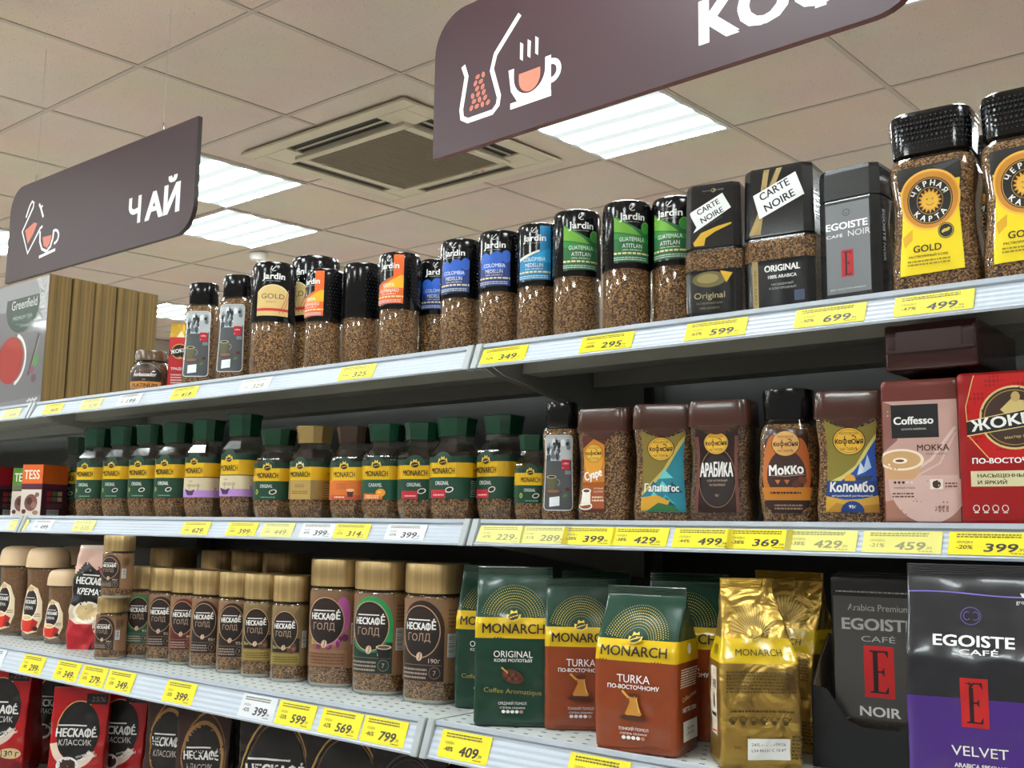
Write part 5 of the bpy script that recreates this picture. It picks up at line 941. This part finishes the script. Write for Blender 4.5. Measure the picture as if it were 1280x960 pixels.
# ---- second shelf
place(tea_carton('red'), 'tea_carton', 'dark red tea carton cut by the left picture edge on the second shelf', 'tea carton', (X(-12, 605, 1.10), 1.10, Z2), 8, 'small tea cartons')
place(tea_carton('green'), 'tea_carton', 'green topped tea carton peeping out left of the orange one', 'tea carton', (X(27, 610, 1.13), 1.13, Z2), 18, 'small tea cartons', .97)
place(tea_carton('orange'), 'tea_carton', 'orange topped tea carton with cream lettering', 'tea carton', (X(40, 607, 1.10), 1.10, Z2), 18, 'small tea cartons')
place(tea_carton('red'), 'tea_carton', 'dark red carton edge showing between the orange carton and the green jars', 'tea carton', (X(72, 606, 1.21), 1.21, Z2), 18, 'small tea cartons')
FJ = [('green', 178, 99, 590, 1.215, 20, 'leftmost green label jar, behind the first of the row'), ('green', 178, 121, 590, 1.115, 22, 'front green label jar next to the tea cartons'), ('green', 177, 154, 590, 1.115, 22, 'second full green label jar from the tea cartons'), ('green', 176, 187, 590, 1.115, 22, 'third full green label jar from the tea cartons'), ('green', 175, 220, 590, 1.115, 22, 'green label jar left of the beige label ones'),
      ('beige', 175, 258, 588, 1.115, 18, 'left one of two jars with beige and violet label'), ('beige', 179, 304, 586, 1.115, 12, 'right one of two jars with beige and violet label'), ('green', 149, 347, 592, 1.115, 26, 'shorter green label jar between the beige and the gold lidded jars'), ('gold', 149, 392, 592, 1.115, 14, 'coffee jar with gold lid and gold label'),
      ('orange', 144, 443, 592, 1.115, 22, 'jar with orange label and brown lid'), ('caramel', 144, 483, 592, 1.115, 22, 'green lidded jar with an orange sweet on its label'), ('green_red', 143, 528, 592, 1.12, 28, 'slimmer showing jar with red tag on green label'), ('green_red', 146, 570, 590, 1.115, 12, 'jar with red tag on green label, its right side also in view'),
      ('green_red', 148, 629, 588, 1.14, -2, 'red tag jar just right of the rail joint, turned away'), ('green', 115, 665, 598, 1.112, 36, 'smallest green label jar, left of the grey label jar')]
for v, h, px_, py_, Y, rot, lb in FJ:
    sc = h / 178 if h > 160 else (h / 148 if h > 120 else (.68, .68, h / 148))
    place(facet_jar(v, 178 if h > 160 else 148), 'coffee_jar', lb, 'coffee jar', (X(px_, py_, Y), Y, Z2), rot, 'facetted coffee jars with yellow band', sc)
place(waisted_jar(), 'coffee_jar', 'smaller jar with grey photo label on the second shelf', 'coffee jar', (X(702, 580, 1.11), 1.11, Z2), 24, 'grey label coffee jars', .80)
for v, px_, rot, lb in (('suare', 762, 5, 'wavy jar with brown lid and orange label turned to the left'), ('galapagos', 832, 24, 'wavy jar with brown lid and teal wave picture'), ('arabica', 905, 8, 'wavy jar with dark brown label in tall white lettering'), ('colombo', 1065, 20, 'wavy jar with brown lid and blue sailing ship picture')):
    place(wavy_jar(v), 'coffee_jar', lb, 'coffee jar', (X(px_, 580, 1.112), 1.112, Z2), rot, 'wavy coffee house jars')
place(mokko_jar(), 'coffee_jar', 'rounded jar with black lid and dark orange label, left of the blue ship jar', 'coffee jar', (X(987, 570, 1.112), 1.112, Z2), 16, 'wavy coffee house jars')
place(mocha_brick(), 'coffee_packet', 'pink beige brick packet with a coffee cup picture', 'coffee packet', (X(1156, 565, 1.108), 1.108, Z2), 9)
place(red_brick(), 'coffee_packet', 'bright red brick packet cut by the right picture edge', 'coffee packet', (X(1270, 560, 1.112), 1.112, Z2), 5)
r_ = place(dark_brick(92, 48, 146), 'coffee_packet', 'dark burgundy packet lying flat above the pink beige one, under the top shelf', 'coffee packet', (X(1163, 430, 1.085), 1.082, Z2 + .1573 + .0243), 0)
r_.rotation_euler = (-math.pi / 2, 0, 0)
r2 = place(dark_brick(80, 50, 154), 'coffee_packet', 'dark burgundy packet standing behind the pink beige one, under the lying packet', 'coffee packet', (X(1168, 560, 1.17), 1.168, Z2), 4)
# ---- third shelf
place(crema_jar(1), 'coffee_jar', 'beige domed lid coffee jar cut by the left picture edge', 'coffee jar', (X(24, 740, 1.12), 1.12, Z3), 14, 'beige domed lid coffee jars')
place(crema_jar(1), 'coffee_jar', 'tall beige domed lid jar, middle of the three', 'coffee jar', (X(58, 745, 1.115), 1.115, Z3), 14, 'beige domed lid coffee jars')
place(crema_jar(0), 'coffee_jar', 'small beige domed lid jar left of the cream pouch', 'coffee jar', (X(82, 760, 1.108), 1.108, Z3), 16, 'beige domed lid coffee jars')
place(crema_jar(1), 'coffee_jar', 'beige domed lid jar in the second row behind the cream pouch', 'coffee jar', (X(96, 740, 1.24), 1.24, Z3), 14, 'beige domed lid coffee jars')
place(pouch('crema', 78, 196, 4), 'coffee_pouch', 'crumpled pouch with black middle and red cup, left of the stacked jars', 'coffee pouch', (X(116, 755, 1.085), 1.085, Z3), 38)
place(gold_lid_jar('brown', 0, 128), 'coffee_jar', 'small gold lid jar carrying another on its lid', 'coffee jar', (X(140, 780, 1.043), 1.043, Z3), 26, 'gold lid coffee jars', .85)
place(gold_lid_jar('brown', 0, 128), 'coffee_jar', 'small gold lid jar stacked on top of another', 'coffee jar', (X(148, 710, 1.033), 1.033, Z3 + .1089), 24, 'gold lid coffee jars', .85)
for v, px_, rot, lb in (('green', 180, 38, 'slim gold lid jar with green ring, first of the row'), ('brown', 207, 38, 'slim gold lid jar with brown ring, between the green and the red one'), ('red', 235, 38, 'slim gold lid jar with red ring'), ('brown', 262, 38, 'slim gold lid jar with brown ring, directly right of the red one'), ('brown', 296, 38, 'slim gold lid jar with brown ring, left of the striped label pair'),
                        ('barista', 328, 36, 'slim gold lid jar with black striped label, left one of the pair'), ('barista', 365, 32, 'slim gold lid jar with black striped label, right one with barcode showing')):
    place(gold_lid_jar(v, 0, 162), 'coffee_jar', lb, 'coffee jar', (X(px_, 775, 1.1), 1.1, Z3), rot, 'gold lid coffee jars')
for v, px_, Y, rot, lb in (('purple', 424, 1.128, 22, 'big gold lid jar with purple flowers on the label'), ('green_big', 481, 1.125, 18, 'big gold lid jar with green ring and cup on the label'), ('brown', 546, 1.122, 14, 'big gold lid jar with brown label, beside the green bag')):
    place(gold_lid_jar(v, 1, 190), 'coffee_jar', lb, 'coffee jar', (X(px_, 785, Y), Y, Z3), rot, 'gold lid coffee jars')
for px_, lb in ((222, 'big gold lid jar in the dark second row, behind the red ringed slim jar'), (287, 'big gold lid jar in the dark second row, behind the middle of the slim jars'), (326, 'big gold lid jar in the dark second row, behind the left striped label jar'), (366, 'big gold lid jar in the dark second row, behind the right striped label jar')):
    place(gold_lid_jar('brown', 1, 190), 'coffee_jar', lb, 'coffee jar', (X(px_ - 6, 720, 1.27), 1.27, Z3), 8, 'gold lid coffee jars')
place(band_bag('original', 94, 60, 190, 5), 'coffee_bag', 'green coffee bag half hidden between the big jar and the front green bag', 'coffee bag', (X(618, 800, 1.135), 1.135, Z3), 24, 'green topped coffee bags')
place(band_bag('original', 96, 42, 193, 1), 'coffee_bag', 'whole green coffee bag at the shelf front, coffee scoop picture', 'coffee bag', (X(643, 810, 1.054), 1.054, Z3), 36, 'green topped coffee bags', 1, (0, 0))
place(band_bag('turka', 88, 44, 180, 2), 'coffee_bag', 'orange brown coffee bag with green top, right of the whole green one', 'coffee bag', (X(726, 830, 1.093), 1.093, Z3), 36, 'green topped coffee bags')
place(band_bag('turka', 97, 72, 178, 3), 'coffee_bag', 'foremost orange brown coffee bag, its right side with white sticker in view', 'coffee bag', (X(809, 845, 1.045), 1.045, Z3), 11, 'green topped coffee bags')
place(band_bag('turka', 97, 62, 190, 6), 'coffee_bag', 'orange brown coffee bag behind, between the foremost one and the gold bag', 'coffee bag', (X(862, 825, 1.142), 1.142, Z3), 18, 'green topped coffee bags')
place(band_bag('turka', 97, 62, 186, 7), 'coffee_bag', 'green topped bag in the back row, its top edge above the two orange brown ones', 'coffee bag', (X(745, 800, 1.19), 1.19, Z3), 22, 'green topped coffee bags')
place(band_bag('gold', 84, 58, 192, 8), 'coffee_bag', 'gold foil coffee bag at the front with a white date sticker', 'coffee bag', (X(942, 845, 1.055), 1.055, Z3), 40, 'gold foil coffee bags')
place(band_bag('gold', 92, 52, 196, 9), 'coffee_bag', 'gold foil coffee bag behind, beside the black display carton', 'coffee bag', (X(988, 815, 1.17), 1.17, Z3), -8, 'gold foil coffee bags')
w_, t_, fr_, sd_, in_, bk_, bt_ = display_carton()
dc = empty('display_carton', (X(1084, 860, 1.095), 1.095, Z3), math.radians(9)); tag(dc, 'open black display carton with brown lining holding a dark coffee packet', 'carton')
obj('front_wall', fr_, dc); obj('back_wall', bk_, dc); obj('bottom', bt_, dc)
for s_ in (0, 1):
    q = obj('side_wall', sd_, dc, (-w_ / 2 if s_ == 0 else w_ / 2 - t_, 0, 0)); obj('inner_lining', in_, q, (t_ if s_ == 0 else -.0006, 0, 0))
pk = place(display_pack(), 'coffee_packet', 'dark grey brick packet with red square, standing in the black display carton', 'coffee packet', dc.matrix_basis @ Vector((.008, .040, .0016)), 9)
place(velvet_bag(116, 62, 214), 'coffee_bag', 'dark grey and purple coffee bag at the right front', 'coffee bag', (X(1221, 840, 1.045), 1.045, Z3), 12)
place(pouch('lime', 90, 150, 2), 'coffee_pouch', 'lime green packet edge at the far left, beside the beige domed lid jars', 'coffee pouch', (X(-34, 730, 1.12), 1.12, Z3), 30)
# ---- lowest shelf
PO = [('classic', 118, 218, 2, 890, 1.02, 34, 'big red pouch cut by the left picture edge'), ('classic', 96, 206, 36, 890, 1.09, -48, 'red and black pouch seen nearly edge on, second from the left'), ('classic', 96, 200, 66, 905, 1.16, 32, 'red pouch half hidden behind the foremost red one'), ('classic', 104, 200, 101, 905, 1.035, 38, 'foremost whole red pouch with black oval'),
      ('classic', 104, 198, 150, 920, 1.10, 34, 'red pouch directly right of the foremost one'), ('dark', 96, 205, 182, 920, 1.20, 24, 'black pouch between the red and the bronze edged pouches'), ('bronze', 92, 212, 214, 920, 1.075, 24, 'bronze edged dark pouch, first right of the black one'), ('bronze', 92, 205, 256, 935, 1.065, 34, 'bronze edged dark pouch with its lettering cut by the lower picture edge'),
      ('gold', 84, 220, 290, 930, 1.16, -42, 'gold edged black pouch turned to the side'), ('gold', 124, 226, 348, 940, 1.05, 26, 'big gold edged black pouch under the white price tag'), ('gold', 124, 220, 434, 955, 1.06, 26, 'big gold edged black pouch, rightmost with readable lettering'), ('dark', 110, 205, 512, 975, 1.07, 22, 'dark pouch under the last tag left of the rail joint'), ('classic', 104, 200, 580, 990, 1.15, 22, 'red topped pouch just below the rail joint')]
for i, (v, w, h, px_, py_, Y, rot, lb) in enumerate(PO):
    place(pouch(v, w, h, 3 + i), 'coffee_pouch', lb + ', lowest shelf', 'coffee pouch', (X(px_, py_, Y), Y, Z4), rot, 'coffee pouches on the lowest shelf')
